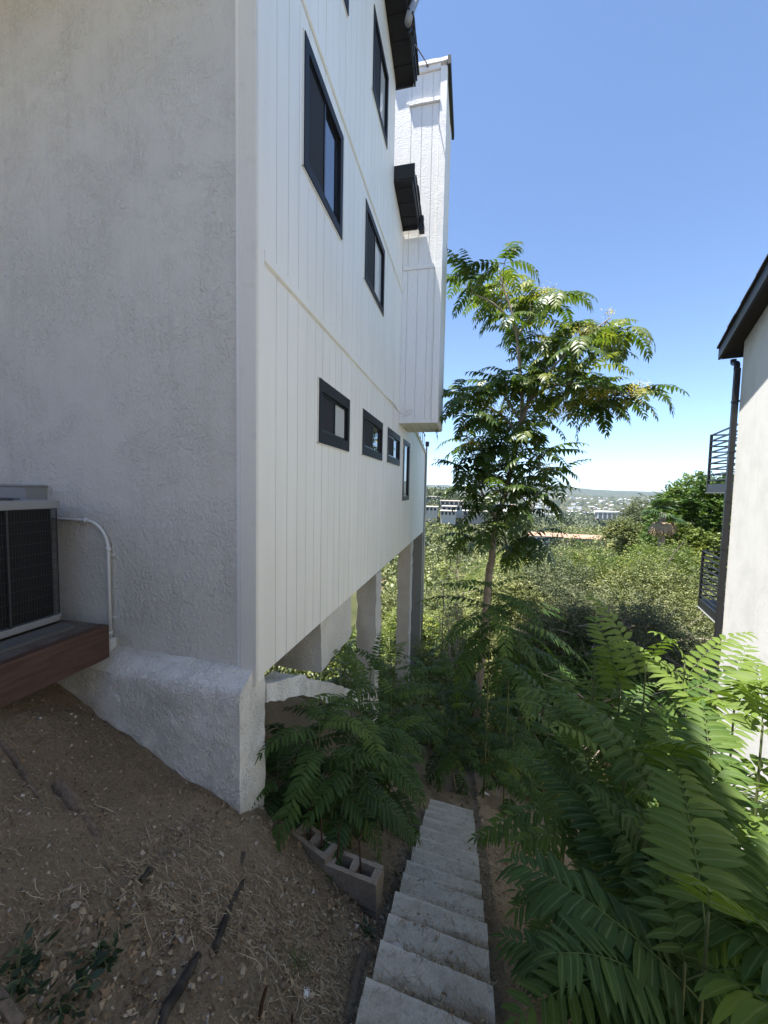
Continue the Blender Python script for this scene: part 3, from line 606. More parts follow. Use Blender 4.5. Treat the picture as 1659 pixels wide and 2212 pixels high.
# ------------------------------------------------------------------ loose cover on the slope (uncountable)
def scatter_pts(n, x0, x1, y0, y1, bias=1.0):
    X = rng.uniform(x0, x1, n); Y = y0 + (y1-y0)*rng.random(n)**bias
    k = ~((X > -.43) & (X < .22) & (Y < 5.5)) & ~((X < -1.6) & (Y > 2.38)) ; return X[k], Y[k]
def straws(n, x0, x1, y0, y1, lmin, lmax, wd, bias=1.3, zf=None, sel=None):
    X, Y = scatter_pts(n, x0, x1, y0, y1, bias) if sel is None else sel
    n = len(X); L_ = rng.uniform(lmin, lmax, n)**1.0; a = rng.uniform(0, 6.283, n); k = 5; t = np.linspace(-.5, .5, k); bend = rng.normal(0, .5, n)
    ca = a[:, None] + bend[:, None]*t; dx = np.cumsum(np.cos(ca), 1)/k*L_[:, None]; dy = np.cumsum(np.sin(ca), 1)/k*L_[:, None]
    px = X[:, None]+dx; py = Y[:, None]+dy; zz = height(px, py) if zf is None else zf(px, py)
    lift = .004 + rng.random((n, 1))*.012 + np.abs(rng.normal(0, .006, (n, k)))
    pz = zz+lift; wv = wd*rng.uniform(.6, 1.4, (n, 1))*np.array([.5, 1, 1, .9, .3])
    sx = -np.sin(ca)*wv; sy = np.cos(ca)*wv
    A = np.stack([px+sx, py+sy, pz], -1); B = np.stack([px-sx, py-sy, pz+wv*.6], -1)
    Vv = np.stack([A, B], 2).reshape(-1, 3); b = (np.arange(n)*k*2)[:, None] + np.arange(k-1)[None]*2
    F_ = np.stack([b, b+1, b+3, b+2], -1).reshape(-1, 4); return Vv, F_, np.repeat(rng.random(n), k*2)
def clumped(n, *a):
    X, Y = scatter_pts(n, *a); k = vnoise(X*1.7+11, Y*1.7) + .6*vnoise(X*5, Y*5+3) > rng.uniform(-.25, .55, len(X)); return X[k], Y[k]
def merge(parts):
    V_, F_, T_ = [], [], []; o = 0
    for v_, f_, t_ in parts: V_.append(v_); F_.append(f_+o); T_.append(t_); o += len(v_)
    return np.concatenate(V_), np.concatenate(F_), np.concatenate(T_)
v_, f_, t_ = merge([straws(0,0,0,0,0, .012, .06, .0010, sel=clumped(52000, -4, 1.9, .4, 6.5, 1.3)), straws(0,0,0,0,0, .05, .22, .0013, sel=clumped(3600, -4, 1.2, .4, 5, 1.3)), straws(0,0,0,0,0, .03, .11, .0013, sel=clumped(9000, -1.7, -.43, .5, 2.6, 1.0)), straws(9000, -1.7, 2.2, 2.6, 9, .03, .14, .0018, .9), straws(3500, .2, 1.6, .6, 5, .03, .12, .0013)])
tag(np_mesh('dry_straw', v_, f_, M['straw'], tint=t_), 'dry straw and dead grass stems strewn over the dirt slope', 'straw', kind='stuff')
def leaf_bits(X, Y, smin, smax, zf=None):
    n = len(X); s = rng.uniform(smin, smax, n); a = rng.uniform(0, 6.283, n); e = rng.uniform(-.7, .7, (n, 2))
    ux = np.stack([np.cos(a), np.sin(a), e[:, 0]], 1)*s[:, None]; uy = np.stack([-np.sin(a), np.cos(a), e[:, 1]], 1)*(s*rng.uniform(.35, .9, n))[:, None]
    c = np.stack([X, Y, (height(X, Y) if zf is None else zf(X, Y))+.004+s*.45], 1); up = np.array([0, 0, 1.0])*(s*rng.uniform(-.1, .5, n))[:, None]
    Vv = np.stack([c-ux, c-.35*ux-uy+up, c+.4*ux-.8*uy+up, c+ux, c+.35*ux+uy+up*.6, c-.4*ux+.85*uy+up], 1); Vv = (Vv + rng.normal(0, .28, Vv.shape)*s[:, None, None]).reshape(-1, 3)
    b = np.arange(n)*6; F_ = np.concatenate([np.stack([b, b+1, b+2, b+5], 1), np.stack([b+2, b+3, b+4, b+5], 1)])
    return Vv, F_, np.repeat(rng.random(n), 6)
def clumpy(n, *a):
    X, Y = scatter_pts(n, *a); k = vnoise(X*2.2+4, Y*2.2) > rng.uniform(-.35, .35, len(X)); return X[k], Y[k]
v_, f_, t_ = merge([leaf_bits(*scatter_pts(26000, -4, 1.8, .4, 5, 1.3), .0015, .0075), leaf_bits(*clumpy(5200, -3.6, -.4, .4, 3.2), .003, .010), leaf_bits(*clumpy(5200, -1.7, -.42, .5, 2.9), .005, .017), leaf_bits(*clumpy(1800, .25, 2, .5, 6), .004, .013), leaf_bits(*clumpy(2500, -1.5, 1.5, 3, 9), .01, .025)])
tag(np_mesh('dry_leaf_litter', v_, f_, M['litter'], tint=t_), 'crumbled brown and tan dead leaves over the dirt', 'leaf litter', kind='stuff')
OCT = np.array([(1,0,0),(-1,0,0),(0,1,0),(0,-1,0),(0,0,1),(0,0,-1)], float); OF = np.array([(0,2,4),(2,1,4),(1,3,4),(3,0,4),(2,0,5),(1,2,5),(3,1,5),(0,3,5)])
def pebbles(X, Y, smin, smax):
    n = len(X); s = smin+(smax-smin)*rng.random(n)**4
    a = rng.uniform(0, 6.283, n); V0 = OCT[None]*rng.uniform(.55, 1.1, (n, 6, 1))*np.stack([np.ones(n), rng.uniform(.5, 1, n), rng.uniform(.35, .8, n)], 1)[:, None]
    x = V0[..., 0]*np.cos(a)[:, None]-V0[..., 1]*np.sin(a)[:, None]; y = V0[..., 0]*np.sin(a)[:, None]+V0[..., 1]*np.cos(a)[:, None]
    Vv = np.stack([x, y, V0[..., 2]], -1)*s[:, None, None] + np.stack([X, Y, height(X, Y)+s*.25], 1)[:, None]
    return Vv.reshape(-1, 3), (OF[None]+(np.arange(n)*6)[:, None, None]).reshape(-1, 3), np.repeat(rng.random(n), 6)
X, Y = scatter_pts(15000, -4, 1.5, .4, 4.5, 1.3); v_, f_, t_ = pebbles(X, Y, .002, .021)
tag(np_mesh('pebbles', v_, f_, M['pebble'], tint=t_), 'small stones and dirt clods scattered on the slope', 'pebbles', kind='stuff')
# litter caught on the steps
sey = np.array([s_[0] for s_ in SE[1:]]); sez = np.array([s_[1] for s_ in SE[1:]])
def stepz(px, py): i_ = np.clip(np.searchsorted(sey, py), 0, len(sez)-1); return sez[i_] + .002 + TILT*np.clip((sey[i_]-py)/.3, 0, 1)
n = 900; X = rng.uniform(-.38, .17, n); kk = rng.choice(np.arange(9, 21), n, p=np.array([3, 6, 8, 6, 2, 3, 1, 1, 1, 1, 1, 1])/34); Y = sey[kk]-.27+np.abs(rng.normal(0, .06, n))
v_, f_, t_ = merge([straws(0, 0, 0, 0, 0, .02, .12, .0012, zf=stepz, sel=(X, Y)), leaf_bits(X[:420], Y[:420], .004, .013, zf=stepz)])
tag(np_mesh('step_litter', v_, f_, M['straw'], tint=t_), 'straw and leaf crumbs caught on the concrete steps', 'straw', kind='stuff')
# ------------------------------------------------------------------ compound-leaf plants
SV = np.array([0, .16, .42, .70, .90, 1.0]); WV = np.array([.10, .80, 1.0, .72, .34, .02])
def leaflets(base, d, nrm, ln, wd, sag, tint):     # each leaflet: 6 stations x 3 across
    n = len(base); side = unit(np.cross(d, nrm))
    s = SV[None, :, None]; l = ln[:, None, None]
    c = base[:, None] + d[:, None]*s*l + np.array([0, 0, -1.0])*(s**2*l*sag[:, None, None])
    wv = (WV[None]*wd[:, None])[..., None]; fold = nrm[:, None]*wv*.28
    V_ = np.stack([c-side[:, None]*wv+fold, c, c+side[:, None]*wv+fold], 2)     # n,6,3,3
    V_ = V_.reshape(-1, 3); b = (np.arange(n)*18)[:, None, None] + (np.arange(5)*3)[None, :, None] + np.arange(2)[None, None]
    F_ = np.stack([b, b+1, b+4, b+3], -1).reshape(-1, 4)
    uv = np.stack(np.broadcast_arrays(np.array([0, .5, 1.0])[None, None], SV[None, :, None]), -1); uv = np.broadcast_to(uv, (n, 6, 3, 2)).reshape(-1, 2)
    return V_, F_, np.repeat(tint, 18), uv
def compound_leaf(base, az, el, length, droop, pairs, llen, tint, curl=0.0, lw=.145, lsag=.34):
    m_ = 14; t = np.linspace(0, 1, m_); e = el - droop*t**1.3
    aa = az + curl*t
    dirs = np.stack([np.cos(aa)*np.cos(e), np.sin(aa)*np.cos(e), np.sin(e)], 1); P_ = base + np.concatenate([[np.zeros(3)], np.cumsum((dirs[1:]+dirs[:-1])/2, 0)])*length/(m_-1)
    tt = np.linspace(.16, .97, pairs); tj = np.repeat(tt, 2) + rng.normal(0, .008, pairs*2); tj = np.append(np.clip(tj, 0, 1), 1.0); sg = np.append(np.tile([-1.0, 1.0], pairs), 0)
    p = np.stack([np.interp(tj, t, P_[:, k]) for k in range(3)], 1); dr = unit(np.stack([np.interp(tj, t, dirs[:, k]) for k in range(3)], 1))
    sd = unit(np.cross(dr, np.array([0, 0, 1.0]))); nr = np.cross(sd, dr)
    prof = np.interp(tj, [0, .3, .65, 1], [.72, 1, .92, .5])
    fw = np.interp(tj, [0, 1], [.12, .75]); ld = unit(sd*sg[:, None] + dr*np.where(sg == 0, 1.0, fw)[:, None] + rng.normal(0, .05, (len(tj), 3)) + nr*.10)
    ln = llen*prof*rng.uniform(.9, 1.1, len(tj)); nn = unit(nr - ld*np.sum(nr*ld, 1, keepdims=True) + rng.normal(0, .10, (len(tj), 3)))
    V_, F_, T_, U_ = leaflets(p, ld, nn, ln, ln*lw*rng.uniform(.9, 1.12, len(tj)), lsag*rng.uniform(.5, 1.5, len(tj)), np.clip(tint + rng.normal(0, .10, len(tj)) + .15*(tj-.5), 0, 1))
    # midrib ribbon (crossed) painted as vein
    rad = np.interp(t, [0, 1], [.0042, .0012])*(length/.7)
    s2 = unit(np.cross(dirs, np.array([0, 0, 1.0]))); n2 = np.cross(s2, dirs); o = len(V_)
    ring = np.stack([P_+s2*rad[:, None], P_+n2*rad[:, None], P_-s2*rad[:, None], P_-n2*rad[:, None]], 1).reshape(-1, 3)
    b = (np.arange(m_-1)*4)[:, None] + np.arange(4)[None]; b2 = (np.arange(m_-1)*4)[:, None] + ((np.arange(4)+1) % 4)[None]
    F2 = np.stack([b, b2, b2+4, b+4], -1).reshape(-1, 4)+o
    return np.concatenate([V_, ring]), np.concatenate([F_, F2]), np.concatenate([T_, np.full(len(ring), .8)]), np.concatenate([U_, np.tile([.5, .02], (len(ring), 1))])
def merge4(parts):
    o = 0; A = [[], [], [], []]
    for v_, f_, t_, u_ in parts: A[0].append(v_); A[1].append(f_+o); A[2].append(t_); A[3].append(u_); o += len(v_)
    return [np.concatenate(q) for q in A]
SEEDS = {}
def sapling(label, x, y, h, lean=(0, 0), nleaf=13, leaf=.75, llen=.115, pairs=17, tint=.4, az0=None, spread=(.25, 1.0), droop=1.2, el=(.9, .1), stem=.013, m='ail', group='tree of heaven saplings', lean_az=None, name='sapling', zbase=None):
    global rng; rng = np.random.default_rng(sum(ord(c_)*(i_+3) for i_, c_ in enumerate(label)) + SEEDS.get(label, 0))
    zb = (gz(x, y) if zbase is None else zbase); t = thing(name, label, 'sapling', group, (x, y, zb))
    S = [Vector((0, 0, -.08)), Vector((lean[0]*.25, lean[1]*.25, h*.33)), Vector((lean[0]*.6, lean[1]*.6, h*.67)), Vector((lean[0], lean[1], h))]
    sp_ = curve_pts(S, 6); nS = len(sp_)
    MB().tube(sp_, [stem*(1-.65*k/(nS-1)) for k in range(nS)], 7).build('stem', M['greenstem'], t, smooth=True)
    parts = []; ga = rng.uniform(0, 6.28) if az0 is None else az0
    for k in range(nleaf):
        q = k/max(1, nleaf-1); f = spread[0] + (spread[1]-spread[0])*q; i = min(nS-2, int(f*(nS-1))); fr = f*(nS-1)-i
        b = np.array(sp_[i].lerp(sp_[i+1], fr)); a = ga + k*2.4 + rng.normal(0, .25)
        e0 = el[1] + (el[0]-el[1])*q + rng.normal(0, .12); sz = np.interp(q, [0, .7, .9, 1], [.9, 1, .75, .35])*rng.uniform(.85, 1.12)
        parts.append(compound_leaf(b, a, e0, leaf*sz, droop*rng.uniform(.7, 1.25)*(1-.35*q), max(6, int(pairs*min(1, sz+.1))), llen*1.22*(.5+.5*sz)*rng.uniform(.92, 1.08), np.clip(tint+.32*(q > .85)+.45*(rng.random() < .08)+rng.normal(0, .10), 0, 1), rng.normal(0, .25)))
    v_, f_, t_, u_ = merge4(parts); np_mesh('foliage', v_, f_, M[m], t, t_, u_, smooth=True); return t
def at_px(px, py, Y): p = onY(px, py, Y); return p
def sap_px(label, px, py, Y, h=None, **k):      # top of the stem seen at photo point (px, py) when it stands at depth Y
    p = onY(px, py, Y); zb = gz(p.x, p.y); return sapling(label, p.x, p.y, max(.25, p.z-zb), zbase=zb, **k)
G1 = 'saplings beside the foundation'; G2 = 'saplings right of the steps'
# left cluster
sap_px('leafy sapling crouching against the foundation corner over the blocks', 600, 1720, 2.95, nleaf=10, leaf=.62, llen=.105, tint=.2, droop=1.5, el=(.5, .0), group=G1)
sap_px('broad sapling with a drooping pale top right of the foundation corner', 690, 1560, 3.05, nleaf=13, leaf=.80, llen=.12, tint=.35, droop=1.5, el=(.7, .0), group=G1)
sap_px('sapling whose long fronds reach over the blocks toward the steps', 760, 1640, 3.0, nleaf=12, leaf=.72, llen=.115, tint=.25, droop=1.3, el=(.5, -.1), group=G1)
sap_px('sapling in front of the nearest column with fronds held level', 760, 1500, 3.7, nleaf=14, leaf=.85, llen=.115, tint=.3, droop=1.1, el=(.6, .0), group=G1)
sap_px('tall sapling masking the foot of the nearest column', 800, 1440, 4.6, nleaf=14, leaf=.9, llen=.115, tint=.35, droop=1.1, group=G1)
sap_px('sapling right of the nearest column with arching fronds', 845, 1500, 4.6, nleaf=14, leaf=.8, llen=.12, tint=.3, droop=1.2, el=(.7, 0), group=G1)
sap_px('low sapling under the white grade beam', 640, 1600, 3.6, nleaf=11, leaf=.7, llen=.11, tint=.2, droop=1.3, el=(.6, 0), group=G1)
sap_px('sapling spreading between the columns', 850, 1425, 6.0, nleaf=14, leaf=.95, llen=.125, tint=.35, droop=1.1, group=G1)
sap_px('dark sapling at the foot of the second column', 930, 1450, 7.2, nleaf=15, leaf=1.0, llen=.13, tint=.3, droop=1.2, group=G1)
sap_px('sapling hanging fronds above the last steps from the left', 845, 1570, 4.2, nleaf=12, leaf=.62, llen=.115, tint=.25, droop=1.2, el=(.5, 0), group=G1)
sap_px('low dark sapling directly behind the blocks', 670, 1690, 3.1, nleaf=10, leaf=.55, llen=.105, tint=.15, droop=1.3, el=(.5, 0), group=G1)
# middle, beyond the steps
sap_px('bushy sapling standing beyond the end of the steps', 985, 1520, 7.2, nleaf=16, leaf=.95, llen=.13, tint=.3, droop=1.2, group=G1)
sap_px('sapling with fern like fronds left of the tall tree trunk', 970, 1460, 8.2, nleaf=16, leaf=1.0, llen=.13, tint=.35, droop=1.1, group=G1)
sap_px('sapling in front of the tall tree trunk base', 1060, 1500, 8.0, nleaf=16, leaf=1.0, llen=.13, tint=.35, droop=1.2, group=G1)
sap_px('sapling drooping over the straw beyond the steps', 1110, 1570, 7.0, nleaf=14, leaf=.8, llen=.125, tint=.3, droop=1.3, el=(.5, 0), group=G1)
sap_px('dark sapling right of the tall tree trunk with wide arching fronds', 1062, 1262, 7.0, nleaf=19, leaf=1.3, llen=.16, tint=.3, droop=1.35, el=(.5, -.1), stem=.02, spread=(.72, 1), group=G1)
sap_px('dark sapling with wide arching fronds a little right of the tall trunk', 1105, 1310, 7.4, nleaf=17, leaf=1.25, llen=.16, tint=.25, droop=1.3, el=(.4, -.2), stem=.018, spread=(.7, 1), group=G1)
sap_px('deep shaded sapling between the steps and the dark shrubs', 1130, 1520, 8.4, nleaf=15, leaf=.95, llen=.13, tint=.3, droop=1.2, group=G1)
# right cluster
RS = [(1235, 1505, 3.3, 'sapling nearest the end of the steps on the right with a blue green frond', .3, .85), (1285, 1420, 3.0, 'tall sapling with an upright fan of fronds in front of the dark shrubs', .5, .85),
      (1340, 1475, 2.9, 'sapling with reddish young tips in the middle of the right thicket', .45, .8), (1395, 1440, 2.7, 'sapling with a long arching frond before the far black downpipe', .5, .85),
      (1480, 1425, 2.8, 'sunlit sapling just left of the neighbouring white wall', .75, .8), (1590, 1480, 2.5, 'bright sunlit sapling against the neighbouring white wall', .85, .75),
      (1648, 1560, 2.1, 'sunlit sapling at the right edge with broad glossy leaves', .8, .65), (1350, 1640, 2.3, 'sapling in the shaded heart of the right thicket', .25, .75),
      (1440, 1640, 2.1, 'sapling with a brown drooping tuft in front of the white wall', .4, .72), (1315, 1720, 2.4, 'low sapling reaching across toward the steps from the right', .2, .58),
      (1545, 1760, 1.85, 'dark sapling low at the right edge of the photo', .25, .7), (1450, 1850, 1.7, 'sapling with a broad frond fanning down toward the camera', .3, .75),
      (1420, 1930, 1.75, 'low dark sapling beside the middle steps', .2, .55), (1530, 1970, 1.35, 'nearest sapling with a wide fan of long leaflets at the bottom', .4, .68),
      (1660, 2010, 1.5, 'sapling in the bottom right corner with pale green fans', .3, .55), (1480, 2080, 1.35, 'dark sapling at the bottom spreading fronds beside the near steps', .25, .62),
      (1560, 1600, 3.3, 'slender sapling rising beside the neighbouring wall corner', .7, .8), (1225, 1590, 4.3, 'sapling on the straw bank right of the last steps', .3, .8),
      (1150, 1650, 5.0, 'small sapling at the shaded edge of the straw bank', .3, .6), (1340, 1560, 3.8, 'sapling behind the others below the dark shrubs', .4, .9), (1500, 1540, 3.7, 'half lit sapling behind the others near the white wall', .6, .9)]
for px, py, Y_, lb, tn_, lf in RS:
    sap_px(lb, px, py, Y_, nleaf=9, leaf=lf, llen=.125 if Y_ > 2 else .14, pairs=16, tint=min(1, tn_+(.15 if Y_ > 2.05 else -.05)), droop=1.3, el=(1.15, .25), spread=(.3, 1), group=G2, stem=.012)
# ------------------------------------------------------------------ the tall tree
TY = 10.8
def z5(x, y): return ((1350+x*.5425)*.6636, (750+y*.5425)*.6636)
def tp(x, y, dy=0): return onY(*z5(x, y), TY+dy)
base = tp(440, 2130); tree = thing('tall_tree', 'tall open tree with drooping feather leaves and yellow seed clusters beside the chimney', 'tree', loc=(base.x, base.y, gz(base.x, base.y)))
ORG = Vector((base.x, base.y, gz(base.x, base.y)))
def loc(p): return p-ORG
skel = []
def limb(pts, r0_, r1_, mbx):
    c = curve_pts([loc(p) for p in pts], 6); n_ = len(c); mbx.tube(c, [r0_+(r1_-r0_)*k/(n_-1) for k in range(n_)], 9); skel.extend(c); return c
root = Vector((base.x-.25, base.y, gz(base.x, base.y)-.3))
mb = MB(); limb([root, tp(440, 2130), tp(460, 2000), tp(470, 1880), tp(490, 1740), tp(525, 1640), tp(555, 1540), tp(590, 1380, .1), tp(630, 1210, .1), tp(645, 1050), tp(628, 800), tp(615, 660), tp(590, 520), tp(530, 330), tp(505, 230)], .105, .018, mb); mb.build('trunk', M['bark'], tree, smooth=True)
for pts, r0_ in (([tp(490, 1740), tp(440, 1640, -.2), tp(400, 1560, -.4), tp(370, 1420, -.5)], .06), ([tp(640, 1160), tp(700, 1000, -.3), tp(800, 860, -.5), tp(890, 760, -.4), tp(1050, 620, -.3), tp(1180, 520, -.2)], .05),
              ([tp(650, 1080), tp(760, 960, -.6), tp(950, 920, -.8), tp(1120, 950, -.9), tp(1310, 990, -.9)], .045), ([tp(640, 1150), tp(540, 1000, .4), tp(450, 850, .4)], .04), ([tp(625, 1220), tp(480, 1080, .3), tp(280, 1010, .5)], .045),
              ([tp(600, 560), tp(460, 430, -.3), tp(310, 370, -.4)], .03), ([tp(610, 640), tp(720, 480, .3), tp(830, 400, .5)], .03), ([tp(600, 1340), tp(700, 1380, -.3), tp(770, 1440, -.4)], .03),
              ([tp(500, 1730), tp(540, 1840, -.3), tp(560, 1920, -.5), tp(620, 1960, -.6)], .028), ([tp(560, 1560), tp(640, 1600, -.5), tp(700, 1680, -.7)], .03), ([tp(480, 1800), tp(400, 1830, .3), tp(350, 1870, .4)], .024)):
    mb = MB(); limb(pts, r0_, .012, mb); mb.build('limb', M['bark'], tree, smooth=True)
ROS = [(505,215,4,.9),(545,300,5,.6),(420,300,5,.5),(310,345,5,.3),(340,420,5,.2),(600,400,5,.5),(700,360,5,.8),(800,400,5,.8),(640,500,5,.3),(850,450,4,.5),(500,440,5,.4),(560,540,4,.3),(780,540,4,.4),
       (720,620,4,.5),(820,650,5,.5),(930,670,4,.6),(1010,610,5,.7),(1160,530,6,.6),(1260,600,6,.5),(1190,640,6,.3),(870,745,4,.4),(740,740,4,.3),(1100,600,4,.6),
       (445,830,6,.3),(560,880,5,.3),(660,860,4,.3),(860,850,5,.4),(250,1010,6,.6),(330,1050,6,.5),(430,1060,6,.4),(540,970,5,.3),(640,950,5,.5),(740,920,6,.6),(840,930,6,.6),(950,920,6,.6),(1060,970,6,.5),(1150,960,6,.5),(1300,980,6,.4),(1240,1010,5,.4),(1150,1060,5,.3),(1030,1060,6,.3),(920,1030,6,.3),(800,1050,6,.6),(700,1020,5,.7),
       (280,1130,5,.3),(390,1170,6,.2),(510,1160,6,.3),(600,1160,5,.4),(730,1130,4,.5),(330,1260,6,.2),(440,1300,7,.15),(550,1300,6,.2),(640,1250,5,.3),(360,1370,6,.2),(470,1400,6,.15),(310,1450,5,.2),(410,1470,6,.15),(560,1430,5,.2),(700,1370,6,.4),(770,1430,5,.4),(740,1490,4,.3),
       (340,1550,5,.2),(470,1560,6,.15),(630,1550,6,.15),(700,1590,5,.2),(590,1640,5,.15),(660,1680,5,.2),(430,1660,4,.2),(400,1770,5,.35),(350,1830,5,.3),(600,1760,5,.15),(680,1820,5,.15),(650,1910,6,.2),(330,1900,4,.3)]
parts = []; mb = MB()
for (x, y, nl, tn_) in ROS:
    p0 = loc(tp(x, y))
    s_ = min(skel, key=lambda q: (q.x-p0.x)**2*1.3+(q.z+.35-p0.z)**2 + (.0 if q.z < p0.z+.2 else .6))
    p = Vector((p0.x, s_.y*.6+random.gauss(0, .75), p0.z)); mid = (p+s_)/2+Vector((0, 0, -.08))
    mb.tube(curve_pts([s_, mid, p], 4), [.016-.0012*k for k in range(9)], 5)
    a0 = rng.uniform(0, 6.28)
    for k in range(nl+2):
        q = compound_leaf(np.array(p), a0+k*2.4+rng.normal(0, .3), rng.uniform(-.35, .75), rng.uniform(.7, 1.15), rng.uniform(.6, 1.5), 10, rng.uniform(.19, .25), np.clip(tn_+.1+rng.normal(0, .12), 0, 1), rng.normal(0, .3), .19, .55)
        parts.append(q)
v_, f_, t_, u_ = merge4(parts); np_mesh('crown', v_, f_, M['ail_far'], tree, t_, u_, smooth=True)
mb.build('twigs', M['bark'], tree, smooth=True)
for (x, y, n_, s_) in [(590,320,260,.22),(780,370,140,.16),(1015,605,170,.18),(770,645,60,.1),(465,1075,260,.28),(1050,990,200,.2),(1150,970,120,.14),(1350,950,200,.17),(330,1275,160,.2),(870,1090,160,.2),(1170,490,60,.1),(795,1410,70,.12)]:
    c = loc(tp(x, y, -1.15)); mb = MB(); s_ *= 1.15; n_ = int(n_*1.3)
    for k in range(n_):
        q = c+Vector((random.gauss(0, s_*.6), random.gauss(0, s_*.5), random.gauss(0, s_*.42))); a = Vector((random.uniform(-1, 1), random.uniform(-1, 1), random.uniform(-1, 1))).normalized(); b_ = a.orthogonal().normalized()
        mb.quad(q-a*.026, q-b_*.009, q+a*.026, q+b_*.009)
    mb.build('seed_cluster', M['seed'], tree)['kind'] = 'stuff'
# slender background saplings left of the trunk, under the house
for lb, px, py, Y_, h_ in (('pale sunlit sapling behind the columns left of the tall tree', 960, 1225, 14.5, 0), ('sunlit sapling seen between the first two columns', 845, 1330, 15, 0), ('sunlit bushy sapling right of the grey column', 1000, 1330, 13.5, 0),
     ('small bright sapling seen left of the first free column', 745, 1370, 13, 0), ('bright sapling crown below the hillside apartments', 990, 1150, 17.5, 0), ('sunlit sapling low behind the second column', 915, 1400, 12.6, 0), ('yellow green sapling between column and tree trunk', 950, 1330, 16, 0)):
    sap_px(lb, px, py, Y_, nleaf=48, leaf=1.0, llen=.15, pairs=9, tint=.75, droop=1.1, el=(.9, .1), spread=(.2, 1), stem=.03, m='ail_far', group='sunlit saplings beyond the house')
tw = thing('bare_tree', 'small tree with bleached bare twigs left of the tall tree', 'tree', loc=(0, 0, 0)); mb = MB()
r1 = onY(990, 1440, 12.2); r1.z = gz(r1.x, r1.y)
for k in range(9):
    tipp = onY(random.uniform(930, 1020), random.uniform(1160, 1290), 12.2+random.uniform(-.5, .5)); mid = r1.lerp(tipp, .5)+Vector((random.gauss(0, .15), 0, .2))
    c = curve_pts([r1, mid, tipp], 6); mb.tube(c, [.016-.0009*q for q in range(len(c))], 5)
    for j in range(7):
        s_ = c[random.randint(5, len(c)-1)]; e_ = s_+Vector((random.gauss(0, .35), random.gauss(0, .3), random.uniform(0, .6))); mb.tube(curve_pts([s_, (s_+e_)/2+Vector((0, 0, .06)), e_], 3), .006, 4)
mb.build('branches', M['deadtwig'], tw)
# ------------------------------------------------------------------ shrubs and trees of the middle distance
def cards(C, D, ln, wd, tint):          # small folded leaves: centre base, direction
    n = len(C); rn = unit(rng.normal(size=(n, 3))+np.array([0, 0, .8])); s = unit(np.cross(D, rn)); l = ln[:, None]; w_ = wd[:, None]
    V_ = np.stack([C, C+D*l*.5-s*w_, C+D*l, C+D*l*.5+s*w_], 1).reshape(-1, 3); b = np.arange(n)*4
    return V_, np.stack([b, b+1, b+2, b+3], 1), np.repeat(tint, 4)
def crown_mesh(lobes, nspray, per, sl_, ll, lw, droop=.25, hollow=.5, top=.35):     # lobes: (x,y,z,rx,ry,rz)
    lobes = np.array(lobes, float); wgt = (lobes[:, 3]*lobes[:, 4]*lobes[:, 5])**(2/3); k = rng.choice(len(lobes), nspray, p=wgt/wgt.sum()); lb = lobes[k]
    d = unit(rng.normal(size=(nspray, 3))); d[:, 2] = np.where(d[:, 2] < -.25, -d[:, 2]*.6, d[:, 2]); d = unit(d)
    r = hollow + (1-hollow)*rng.random(nspray)**.5; r *= 1+.28*vnoise(d[:, 0]*3+k*7.1, d[:, 1]*3+d[:, 2]*3)
    c = lb[:, :3] + d*lb[:, 3:]*r[:, None]
    o = unit(d*np.array([1, 1, .35]) + rng.normal(0, .45, (nspray, 3))*np.array([1, 1, .6]) + np.array([0, 0, top*.8])); tint = np.clip(.5+rng.normal(0, .16, nspray)+1.0*(hsh(k, 3)-.5), 0, 1)
    t = np.linspace(0, 1, per); sl2 = sl_*rng.uniform(.6, 1.3, nspray)
    P_ = c[:, None]+o[:, None]*(t[None, :, None]*sl2[:, None, None]) + np.array([0, 0, -1.0])*(t[None, :, None]**2*droop*sl2[:, None, None])
    sd = unit(np.cross(o, np.array([0, 0, 1.0])+rng.normal(0, .2, (nspray, 3)))); sg = np.where(np.arange(per) % 2, 1.0, -1.0)
    D = unit(o[:, None]*.75 + sd[:, None]*sg[None, :, None] + rng.normal(0, .3, (nspray, per, 3)) + np.array([0, 0, -.15]))
    n = nspray*per
    return cards(P_.reshape(-1, 3), D.reshape(-1, 3), ll*rng.uniform(.7, 1.3, n), lw*rng.uniform(.7, 1.3, n), np.clip(np.repeat(tint, per)+rng.normal(0, .08, n), 0, 1))
def lobes_round(rx, ry, rz, n, zc, r=.45, seed=0):
    q = random.Random(seed); out = [(0, 0, zc, rx*.56, ry*.56, rz*.56)]
    for k in range(n):
        a = q.uniform(0, 6.283); e = q.uniform(-.45, 1.2); s = r*q.uniform(.7, 1.25)
        out.append((rx*.72*math.cos(a)*math.cos(e), ry*.72*math.sin(a)*math.cos(e), zc+rz*.72*math.sin(e), rx*s, ry*s, rz*s))
    return out
